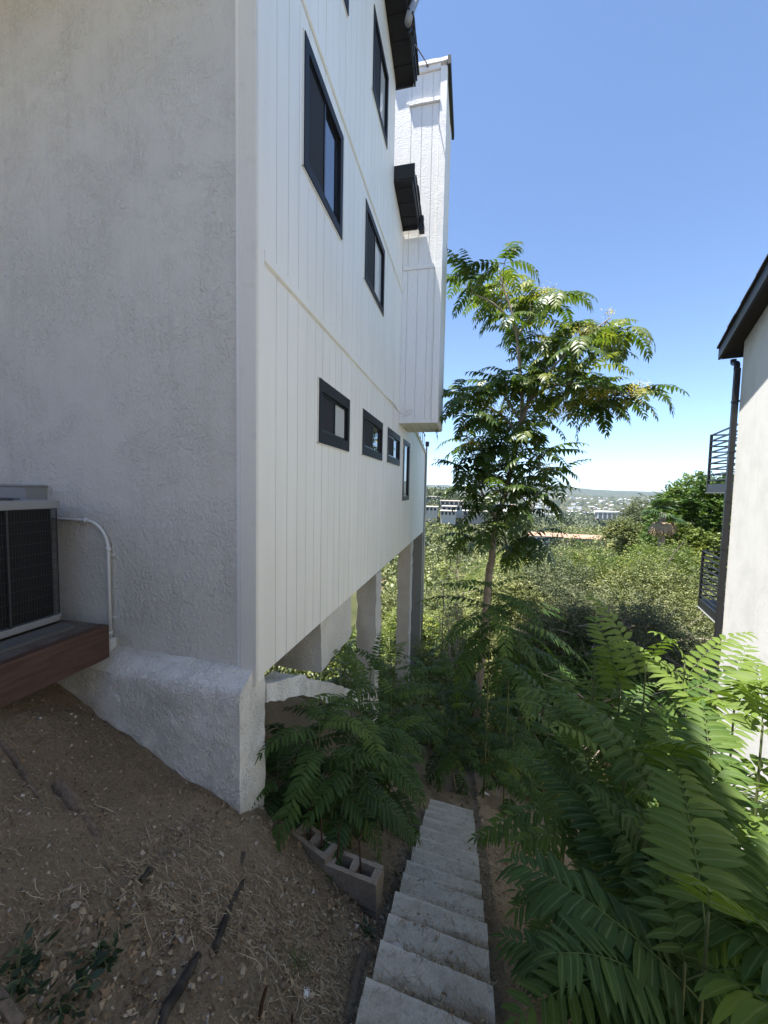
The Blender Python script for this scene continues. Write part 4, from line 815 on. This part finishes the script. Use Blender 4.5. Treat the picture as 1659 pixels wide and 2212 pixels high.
def woody(name, label, x, y, ztop, rx, rz, m, nspray, per, sl_, ll, lw, n=9, seed=0, cat='shrub', group=None, dead=0, hollow=.5, droop=.25, r=.42):
    zb = gz(x, y); t = thing(name, label, cat, group, (x, y, zb)); hh = ztop-zb; zc = hh-rz*(.74+1.12*r)
    v_, f_, t_ = crown_mesh(lobes_round(rx, rx, rz, n, zc, r, seed), nspray, per, sl_, ll, lw, droop, hollow)
    np_mesh('crown', v_, f_, M[m], t, t_)
    mb = MB(); q = random.Random(seed+50)
    for k in range(5):
        a = q.uniform(0, 6.28); e = Vector((rx*.55*math.cos(a), rx*.55*math.sin(a), zc+rz*q.uniform(0, .5))); mb.tube(curve_pts([(0, 0, -.4), (e.x*.3, e.y*.3, e.z*.5), e], 5), [.10*rx/3*(1-.08*j) for j in range(11)], 6)
    mb.build('trunk', M['bark'], t)
    if dead:
        mb = MB()
        for k in range(dead):
            a = q.uniform(math.pi, 2*math.pi); e = q.uniform(-.1, .9); s_ = Vector((math.cos(a)*math.cos(e)*rx*.75, math.sin(a)*math.cos(e)*rx*.75, zc+rz*.75*math.sin(e))); e_ = s_*1.0+Vector((q.gauss(0, .7), -q.uniform(.2, .8), q.gauss(.1, .5)))
            c = curve_pts([s_, (s_+e_)/2+Vector((0, 0, .12)), e_], 4); mb.tube(c, [.03-.0024*j for j in range(len(c))], 4)
            for j in range(4): f0 = c[q.randint(3, 8)]; mb.tube([f0, f0+Vector((q.gauss(0, .25), q.gauss(0, .2), q.gauss(.1, .25)))], .007, 3)
        mb.build('dead_twigs', M['deadtwig'], t)
    return t
def wpx(name, label, px, py, Y_, rx, rz, *a, **k): p = onY(px, py, Y_); return woody(name, label, p.x, Y_, p.z, rx, rz, *a, **k)
GS = 'shrubs of the middle slope'
SHR = [(1115, 1222, 15, 2.0, 3.6, 'olive', 'olive green shrub just right of the tall tree trunk', 4), (1205, 1198, 16, 2.4, 3.9, 'grey_green', 'feathery tall shrub below the red roofed building', 30),
       (1315, 1180, 17, 2.6, 4.2, 'lime', 'yellow green tall shrub in the middle of the thicket', 14), (1420, 1196, 15.5, 2.3, 3.9, 'olive', 'feathery tall shrub right of the yellow green one', 26), (1500, 1235, 14, 1.9, 3.4, 'olive', 'feathery tall shrub against the lower balcony', 14),
       (1255, 1275, 13, 1.5, 2.6, 'grey_green', 'shrub full of dead grey twigs in the front of the thicket', 44), (1375, 1265, 12.8, 1.5, 2.8, 'grey_green', 'front shrub with dead twigs before the lower balcony', 34),
       (1435, 1150, 18, 1.5, 2.2, 'lime', 'bright shrub hiding the foot of the fan palm', 4),
       (1165, 1330, 12.6, 1.2, 1.9, 'olive', 'small leafy shrub between tree trunk and thicket', 6), (1480, 1330, 11.5, 1.2, 2.1, 'grey_green', 'dark shrub under the lower balcony by the wall corner', 16),
       (1080, 1185, 26, 2.4, 2.8, 'lime', 'pale shrub crown peeking right of the tall tree trunk', 0), (1300, 1415, 11, 1.3, 1.6, 'deep', 'deep shaded shrub behind the right saplings', 10), (1170, 1440, 11, 1.3, 1.6, 'deep', 'deep shaded shrub right of the tall trunk foot', 4)]  # front and low shrubs take darker leaf colours to stand in for shade
for k, (px, py, Y_, rx, rz, m_, lb, dd) in enumerate(SHR):
    wpx('shrub', lb, px, py, Y_, rx, rz, m_, int(1000+430*rx*rx), 20, .85, .065 if Y_ < 15 else .08, .013 if Y_ < 15 else .017, n=19, r=.27, hollow=.6, seed=k, group=GS, dead=dd, droop=.4)
wpx('dark_tree', 'dense dark green rounded tree behind the neighbouring balconies', 1545, 1010, 24, 3.5, 5.0, 'deep', 6500, 14, .36, .12, .045, n=40, seed=31, cat='tree', r=.24, hollow=.62, droop=.1)
wpx('dark_tree', 'smaller bright green tree left of the dense dark tree', 1490, 1130, 21, 1.4, 2.3, 'lime', 1900, 14, .4, .14, .05, n=16, seed=32, cat='tree', r=.3)
wpx('pepper_tree', 'pale feathery tree left of the dense dark tree', 1432, 1042, 36, 2.9, 3.8, 'grey_green', 2600, 16, .7, .16, .028, n=12, seed=33, cat='tree', droop=.7)
wpx('pepper_tree', 'soft green tree top between pale tree and dense dark tree', 1480, 1048, 38, 3.0, 3.8, 'olive', 2600, 16, .7, .16, .03, n=12, seed=34, cat='tree', droop=.7)
wpx('olive_tree', 'brownish green round tree left of the palm', 1375, 1112, 33, 2.2, 2.4, 'olive', 2300, 13, .4, .12, .035, n=12, seed=35, cat='tree')
# palm with a dead skirt
p = onY(1432, 1108, 20); pt = thing('palm_tree', 'small fan palm with a skirt of dead tan fronds', 'palm tree', loc=(p.x, 20, gz(p.x, 20))); hz = p.z-gz(p.x, 20)
MB().tube([(0, 0, -.5), (0, 0, hz)], .13, 9).build('trunk', M['bark'], pt)
def fans(n, e0, e1, rr_, seed):
    q = random.Random(seed); mb = MB()
    for k in range(n):
        a = q.uniform(0, 6.283); e = q.uniform(e0, e1); d = Vector((math.cos(a)*math.cos(e), math.sin(a)*math.cos(e), math.sin(e))); c = Vector((0, 0, hz-.1))+d*.45
        s_ = d.cross(Vector((0, 0, 1))).normalized(); u_ = s_.cross(d)
        for j in range(-6, 7):
            f = (d*math.cos(j*.2)+s_*math.sin(j*.2)).normalized(); w_ = (s_*math.cos(j*.2)-d*math.sin(j*.2))*.035; t_ = c+f*rr_*q.uniform(.8, 1.1)+Vector((0, 0, -.2))
            mb.quad(c, c+f*rr_*.5-w_, t_, c+f*rr_*.5+w_)
    return mb
fans(24, -.25, 1.3, .62, 1).build('frond_crown', M['palmleaf'], pt); fans(22, -1.45, -.7, .5, 2).build('dead_skirt', M['deadfrond'], pt)
# ------------------------------------------------------------------ the neighbouring house
nb = thing('neighbour_house', 'white plaster house with black roof edge and balconies on the right', 'house')
Cn = Vector((4.45, 7.81, 0)); wd = Vector((-.242, -.970, 0)).normalized(); nn = Vector((-.970, .242, 0)).normalized(); UPV = Vector((0, 0, 1))
def NP(s, n, z): return Cn+wd*s+nn*n+UPV*z
def nbox(mb, s0, s1, n0, n1, z0, z1): return mb.obox(NP((s0+s1)/2, (n0+n1)/2, (z0+z1)/2), wd*((s1-s0)/2), nn*((n1-n0)/2), UPV*((z1-z0)/2))
zr = lambda s: 2.64+.29*(s+.35)
mb = MB().prism([NP(0, 0, -8), NP(12, 0, -8), NP(12, 0, zr(6)-.14-.29*6+.0), NP(6, 0, zr(6)-.14), NP(0, 0, zr(0)-.14)], -nn*7); mb.build('wall', M['nstucco'], nb)
for s0, s1, zz in ((-.35, 6.0, zr),):
    MB().prism([NP(s0, .25, zz(s0)-.12), NP(s1, .25, zz(s1)-.12), NP(s1, .25, zz(s1)-.01), NP(s0, .25, zz(s0)-.01)], -nn*7.5).build('roof', M['shingle'], nb)
    MB().prism([NP(s0+.01, .252, zz(s0)-.21), NP(s1, .252, zz(s1)-.24), NP(s1, .252, zz(s1)-.05), NP(s0+.01, .252, zz(s0)-.05)], -nn*.035).build('rake_board', M['black'], nb)
    MB().prism([NP(s0+.02, .21, zz(s0)-.21), NP(s0+.02, .21, zz(s0)-.125), NP(s0+.05, .21, zz(s0)-.125), NP(s0+.05, .21, zz(s0)-.21)], -nn*7).build('eave_fascia', M['black'], nb)
    mb = MB(); k = s0
    while k < s1:
        z_ = zz(k); j = random.uniform(0, .012)
        mb.prism([NP(k-.02, .275+j, z_-.004), NP(k+.30, .275+j, z_+.29*.30+.012), NP(k+.30, .275+j, z_+.29*.30+.03), NP(k-.02, .275+j, z_+.032)], -nn*7.5); k += .27
    mb.build('shingle_course', M['shingle'], nb)
MB().prism([NP(6, .25, zr(6)-.12), NP(12.3, .25, zr(6)-.12-.29*6.3), NP(12.3, .25, zr(6)-.01-.29*6.3), NP(6, .25, zr(6)-.01)], -nn*7.5).build('roof', M['shingle'], nb)
MB().tube(curve_pts([NP(-.28, .05, 2.40), NP(-.27, .05, 2.33), NP(-.1, .05, 2.27), NP(-.05, .06, 2.15)], 5), .043, 10).build('downpipe_elbow', M['black'], nb, smooth=True)
mb = MB(); nbox(mb, -.095, -.005, .012, .09, -6, 2.17); dp = mb.build('downpipe', M['black'], nb, bevel=.006)
for k in range(9):
    mb = MB(); z_ = 1.6-.85*k; nbox(mb, -.10, .0, .0, .096, z_, z_+.03); mb.build('pipe_band', M['black'], dp)
def balcony(zs, zt):
    d = 1.62
    mb = MB(); nbox(mb, -d, -.01, -3.0, -.02, zs, zs+.17); bl = mb.build('balcony', M['black'], nb)
    mb = MB(); nbox(mb, -d-.005, -.01, -3.0, -.0, zs-.012, zs-.0005); mb.build('balcony_soffit', M['grey_metal'], bl)
    n_ = 9; mb = MB()
    for k in range(n_):
        z_ = zs+.25+(zt-zs-.25)*k/(n_-1)
        nbox(mb, -d+.03, -.01, -.055, -.03, z_-.013, z_+.013); nbox(mb, -d+.0, -d+.028, -3.0, -.03, z_-.013, z_+.013)
    mb.build('railing', M['black'], bl)
    for s_, n0 in ((-d, -.06), (-d, -1.5), (-d, -2.95)): mb = MB(); nbox(mb, s_-.002, s_+.04, n0, n0+.045, zs+.02, zt+.014); mb.build('railing_post', M['black'], bl)
balcony(.05, 1.24); balcony(-2.38, -1.19)
# ------------------------------------------------------------------ distant buildings
def hbox(px, py, Y_): p = onY(px, py, Y_); return p
rb = thing('apartment_building', 'long white apartment building with terracotta roof above the thicket', 'building'); Yb = 215
for (x0, x1, y0, y1, dy) in ((1140, 1186, 1156, 1192, 0), (1186, 1222, 1158, 1192, 6), (1222, 1300, 1161, 1192, 0)):
    a, b_ = onY(x0, y0, Yb+dy), onY(x1, y1, Yb+dy); MB().box(a.x, b_.x-.02, Yb+dy, Yb+dy+8, b_.z-8, a.z).build('wall', M['far_white'], rb)
    MB().prism([(a.x-1, Yb+dy-1.5, a.z), (a.x-1, Yb+dy+9, a.z), (a.x-1, Yb+dy+4, a.z+1.5)], (b_.x-a.x+2, 0, 0)).build('roof', M['terracotta'], rb)
    for k in range(3):
        x = a.x+(b_.x-a.x)*(k+.35)/3
        for j in range(2): MB().box(x, x+1.8, Yb+dy-.08, Yb+dy+.0, a.z-2.6-3.1*j, a.z-1.0-3.1*j).build('window', M['far_window'], rb)
GA = 'apartment blocks on the far left hillside'
for k, (lb, x0, x1, y0, y1, Y_, nwin, mw) in enumerate((('flat roofed grey house alone above the apartment rows', 920, 946, 1073, 1087, 330, 2, 'far_grey'), ('top row of hillside apartments right of the grey house', 952, 1020, 1082, 1092, 305, 7, 'far_tan'), ('middle row of hillside apartments', 955, 1016, 1094, 1102, 290, 6, 'far_cream'),
      ('lower left row of hillside apartments next to the house corner', 920, 944, 1095, 1110, 280, 3, 'far_cream'), ('lower row of hillside apartments', 952, 984, 1104, 1114, 270, 4, 'far_cream'), ('lower right row of hillside apartments behind the tree', 1000, 1050, 1104, 1114, 275, 5, 'far_tan'))):
    t = thing('hillside_apartments', lb, 'building', GA); a, b_ = onY(x0, y0, Y_), onY(x1, y1, Y_)
    MB().box(a.x, b_.x, Y_, Y_+9, b_.z-6, a.z).build('wall', M[mw], t); MB().box(a.x-.6, b_.x+.6, Y_-1.0, Y_+9.5, a.z+.01, a.z+.45).build('roof', M['far_cream'], t)
    w_ = (b_.x-a.x)/nwin
    for j in range(nwin):
        x = a.x+w_*j
        MB().box(x+w_*.18, x+w_*.78, Y_-.1, Y_+.0, a.z-2.4, a.z-.5).build('window', M['far_window'], t)
        MB().box(x-.15, x+.15, Y_-.9, Y_-.01, b_.z, a.z).build('party_wall', M['far_cream'], t)
t = thing('long_building', 'long white building with tall piers in the valley before the city', 'building'); Yv = 640
a, b_ = onY(1292, 1104, Yv), onY(1372, 1114, Yv); MB().box(a.x, b_.x, Yv, Yv+14, b_.z-8, a.z-2).build('wall', M['far_tan'], t); MB().box(a.x-2, b_.x+2, Yv-2, Yv+15, a.z-1.99, a.z).build('roof', M['far_white'], t)
for k in range(9): x = a.x+(b_.x-a.x)*k/8; MB().box(x-.7, x+.7, Yv-1.6, Yv-.01, b_.z-6, a.z-2).build('pier', M['far_white'], t)
# city houses
def far_house(w_, d, h, m1, m2):
    mb = MB().box(-w_/2, w_/2, -d/2, d/2, -4, h); o = mb.build('city_house', M[m1]); o.data.materials.append(M[m2])
    me = o.data; bm = bmesh.new(); bm.from_mesh(me)
    vs = [bm.verts.new(q) for q in ((-w_/2-.5, -d/2-.5, h+.01), (-w_/2-.5, d/2+.5, h+.01), (w_/2+.5, d/2+.5, h+.01), (w_/2+.5, -d/2-.5, h+.01), (-w_/2-.5, 0, h+2.2), (w_/2+.5, 0, h+2.2))]
    for q in ((0, 3, 5, 4), (1, 4, 5, 2), (0, 4, 1), (3, 2, 5)): f = bm.faces.new([vs[i] for i in q]); f.material_index = 1
    bm.to_mesh(me); bm.free(); return o
protos = [far_house(*a) for a in ((14, 10, 5, 'far_white', 'far_roof'), (20, 12, 6, 'far_cream', 'far_white'), (11, 9, 4, 'far_white', 'far_white'), (26, 14, 8, 'far_white', 'far_grey'), (15, 11, 5, 'far_tan', 'terracotta'), (13, 10, 5, 'far_cream', 'far_roof'))]
q = random.Random(11); usedp = set()
for k in range(295):
    j = q.choices(range(6), (3, 3, 3, 2, 1, 2))[0]; Y_ = 850+2200*q.random()**.9; az = math.radians(q.uniform(-6.5, 22.5)); X_ = Y_*math.tan(az)
    o = protos[j] if j not in usedp else protos[j].copy()
    if j in usedp: COL.objects.link(o)
    usedp.add(j); o.location = (X_, Y_, gz(X_, Y_)+1.5); o.rotation_euler = (0, 0, q.uniform(-.6, .6)); o.scale = (q.uniform(.65, 1.2),)*3
    tag(o, 'tiny pale house among trees on the distant city hills', 'house', 'houses of the distant city')
# woods too far to count
def wood(name, label, n, y0, y1, az0, az1, rmin, rmax, per, m, dens=None, power=1.0):
    Y_ = y0+(y1-y0)*rng.random(n)**power; az = np.radians(rng.uniform(az0, az1, n)); X_ = Y_*np.tan(az); k = vnoise(X_/70*(300/y1)**.7, Y_/70*(300/y1)**.7) > rng.uniform(-.5, .35, n); X_, Y_ = X_[k], Y_[k]; n = len(X_)
    r = rng.uniform(rmin, rmax, n); c = np.stack([X_, Y_, height(X_, Y_)+r*.75], 1); d = unit(rng.normal(size=(n, per, 3))); tall = rng.uniform(.8, 1.5, (n, 1))
    s = np.concatenate([np.full((n, per, 2), 1.0), np.repeat(tall[:, None], per, 1)], 2); cc = c[:, None]+d*s*(r[:, None, None])*rng.uniform(.55, 1.0, (n, per, 1))
    sz = (r*(1.5/math.sqrt(per))*1.55)[:, None]*rng.uniform(.7, 1.2, (n, per)); o = unit(rng.normal(size=(n*per, 3)))
    C = cc.reshape(-1, 3); l = sz.ravel()*1.3
    v_, f_, t_ = cards(C-o*l[:, None]*.5, o, l, l*.42, np.clip(np.repeat(rng.random(n), per)*.8+rng.normal(.1, .1, n*per), 0, 1))
    return tag(np_mesh(name, v_, f_, M[m], tint=t_), label, 'woods', kind='stuff')
wood('valley_woods', 'mixed green and olive woods filling the valley below', 1500, 70, 330, -12, 32, 2.0, 4.5, 150, 'olive', power=.8)
wood('hillside_woods', 'darker trees on the far side of the valley', 900, 180, 520, -14, 12, 2.5, 5.5, 90, 'grey_green')
wood('ridge_woods', 'dark trees along the ridge above the hillside apartments', 420, 335, 470, -12, 3, 3.0, 6.5, 90, 'grey_green')
wood('orchard_woods', 'trees in front of the hillside apartments', 260, 222, 266, -8, 3, 2.2, 4.6, 110, 'olive')
wood('distant_woods', 'dark green trees between the houses of the distant hills', 5200, 420, 3200, -9, 27, 3.5, 8, 22, 'grey_green')
# trees one can tell apart between the thicket and the valley
q = random.Random(5); kinds = {}
for k in range(26):
    Y_ = q.uniform(38, 85); px = q.uniform(925, 1420); p = onY(px, 1100, Y_); x = p.x; j = k % 3
    zt = gz(x, Y_)+q.uniform(5, 8.5)
    m_ = ('olive', 'lime', 'grey_green')[j]
    if j not in kinds:
        kinds[j] = woody('valley_tree', 'x', x, Y_, gz(x, Y_)+6.5, 3.0, 2.9, m_, 1500, 12, .7, .24, .085, n=12, seed=60+j, cat='tree'); o = kinds[j]
    else:
        o = copy_tree(kinds[j]); o.location = (x, Y_, gz(x, Y_)); s_ = q.uniform(.7, 1.25); o.scale = (s_, s_, s_*q.uniform(.85, 1.15)); o.rotation_euler = (0, 0, q.uniform(0, 6.28))
    tag(o, ('olive green round tree on the slope below the thicket', 'yellow green round tree on the slope below the thicket', 'grey green round tree on the slope below the thicket')[j], 'tree', 'round trees on the lower slope')
# ------------------------------------------------------------------ weeds near the camera
def weed(label, px, py, n, s_, hgt):
    c = ground_hit(px, py); t = thing('weed', label, 'weed', 'green weeds on the dirt', (c.x, c.y, c.z)); V_, D_, L_ = [], [], []
    mb = MB()
    for k in range(n):
        a = random.uniform(0, 6.28); tip = Vector((math.cos(a)*s_*random.uniform(.3, 1), math.sin(a)*s_*random.uniform(.3, 1), hgt*random.uniform(.4, 1))); mb.tube(curve_pts([(0, 0, -.01), tip*.5+Vector((0, 0, .03)), tip], 4), .0016, 4)
        for j in range(7):
            f = .3+.7*j/6; V_.append(tuple(tip*f)); D_.append((random.gauss(0, 1)+math.cos(a)*.5, random.gauss(0, 1), random.uniform(-.2, .5))); L_.append(random.uniform(.03, .06))
    mb.build('stems', M['greenstem'], t); L_ = np.array(L_); v_, f_, t_ = cards(np.array(V_), unit(np.array(D_)), L_, L_*.22, rng.random(len(L_)))
    np_mesh('leaves', v_, f_, M['weed'], t, t_)
weed('larger dark green weed right of the bottom left corner', *z9(610, 1180), 9, .11, .09)
weed('broad leafed weed in the bottom left corner', *z9(100, 1310), 9, .14, .11)
weed('sprawling weed low at the bottom beside the corner board', *z9(330, 1450), 9, .16, .06)
weed('small weed beside the upper edge of the plank', *zg(780, 1120), 4, .05, .05)
def grass(label, px, py, n, s_, h_):
    c = ground_hit(px, py); mb = MB()
    for k in range(n):
        a = random.uniform(0, 6.28); b0 = c+Vector((random.gauss(0, s_*.3), random.gauss(0, s_*.3), 0)); b0.z = gz(b0.x, b0.y); l = Vector((math.cos(a)*s_, math.sin(a)*s_, h_*random.uniform(.4, 1)))
        mb.tube(curve_pts([b0, b0+l*.5+Vector((0, 0, .02)), b0+l*random.uniform(.7, 1.1)], 3), [.0014, .0014, .0013, .0013, .0012, .001, .0007], 3)
    return tag(mb.build('grass_tuft', M['greenstem']), label, 'grass')
grass('pale green grass tuft left of the near steps', *zg(390, 1300), 40, .08, .06)
# ------------------------------------------------------------------ haze: the air between here and the far hills
hz_ = MB().box(-9500, 9500, -70, 14500, -130, 420).build('haze', bpy.data.materials.new('haze_air')); hm = hz_.data.materials[0]; hm.use_nodes = True; hm.node_tree.nodes.clear()
ov = hm.node_tree.nodes.new('ShaderNodeOutputMaterial'); pv = hm.node_tree.nodes.new('ShaderNodeVolumePrincipled'); pv.inputs['Color'].default_value = (.48, .70, 1, 1); pv.inputs['Density'].default_value = 0.6e-4; pv.inputs['Anisotropy'].default_value = .2
hm.node_tree.links.new(pv.outputs[0], ov.inputs['Volume']); tag(hz_, 'pale blue haze over the valley and far hills', 'haze', kind='stuff')
# ------------------------------------------------------------------ brush on the slope below the house
def brush(name, label, n, y0, y1, az0, az1, rmin, rmax, per, m, power=1.0):
    Y_ = y0+(y1-y0)*rng.random(n)**power; X_ = Y_*np.tan(np.radians(rng.uniform(az0, az1, n))); r = rng.uniform(rmin, rmax, n)
    c = np.stack([X_, Y_, height(X_, Y_)+r*.5], 1); d = unit(rng.normal(size=(n, per, 3))); d[..., 2] = np.abs(d[..., 2])
    C = (c[:, None]+d*r[:, None, None]*rng.uniform(.5, 1.15, (n, per, 1))*np.array([1, 1, .9])).reshape(-1, 3); o = unit(d.reshape(-1, 3)+rng.normal(0, .7, (n*per, 3)))
    l = (.10+.004*np.repeat(Y_, per))*rng.uniform(.6, 1.3, n*per)
    v_, f_, t_ = cards(C, o, l, l*.25, np.clip(np.repeat(rng.random(n), per)*.7+rng.normal(.15, .12, n*per), 0, 1))
    return tag(np_mesh(name, v_, f_, M[m], tint=t_), label, 'brush', kind='stuff')
brush('slope_brush', 'low olive brush covering the slope below the house', 420, 9.5, 30, -16, 26, .5, 1.3, 260, 'olive')
brush('valley_brush', 'yellow green brush lower down the slope', 520, 26, 75, -14, 30, .9, 2.4, 150, 'lime')
for k, (px, py, Y_, rx, rz, m_, lb) in enumerate([(740, 1330, 17, 1.5, 2.2, 'lime', 'sunlit shrub seen beneath the hanging pier'), (840, 1270, 19, 1.6, 2.4, 'olive', 'sunlit shrub seen between the first two columns'),
        (900, 1300, 17, 1.2, 2.0, 'lime', 'sunlit shrub seen between the second and third columns'), (960, 1260, 20, 1.8, 2.6, 'olive', 'pale shrub behind the bare twigs left of the tall tree'), (1020, 1340, 15, 1.2, 1.8, 'lime', 'low sunlit shrub behind the tall tree trunk'), (960, 1390, 13.5, 1.1, 1.5, 'olive', 'low shrub right of the grey downpipe foot')]):
    wpx('shrub', lb, px, py, Y_, rx, rz, m_, int(700+330*rx*rx), 14, .5, .10, .028, n=10, seed=90+k, group='sunlit shrubs seen past the columns', droop=.4)
brush('far_bank_brush', 'brush on the bank beyond the underside of the house', 160, 13, 26, -40, -8, .6, 1.4, 260, 'olive')
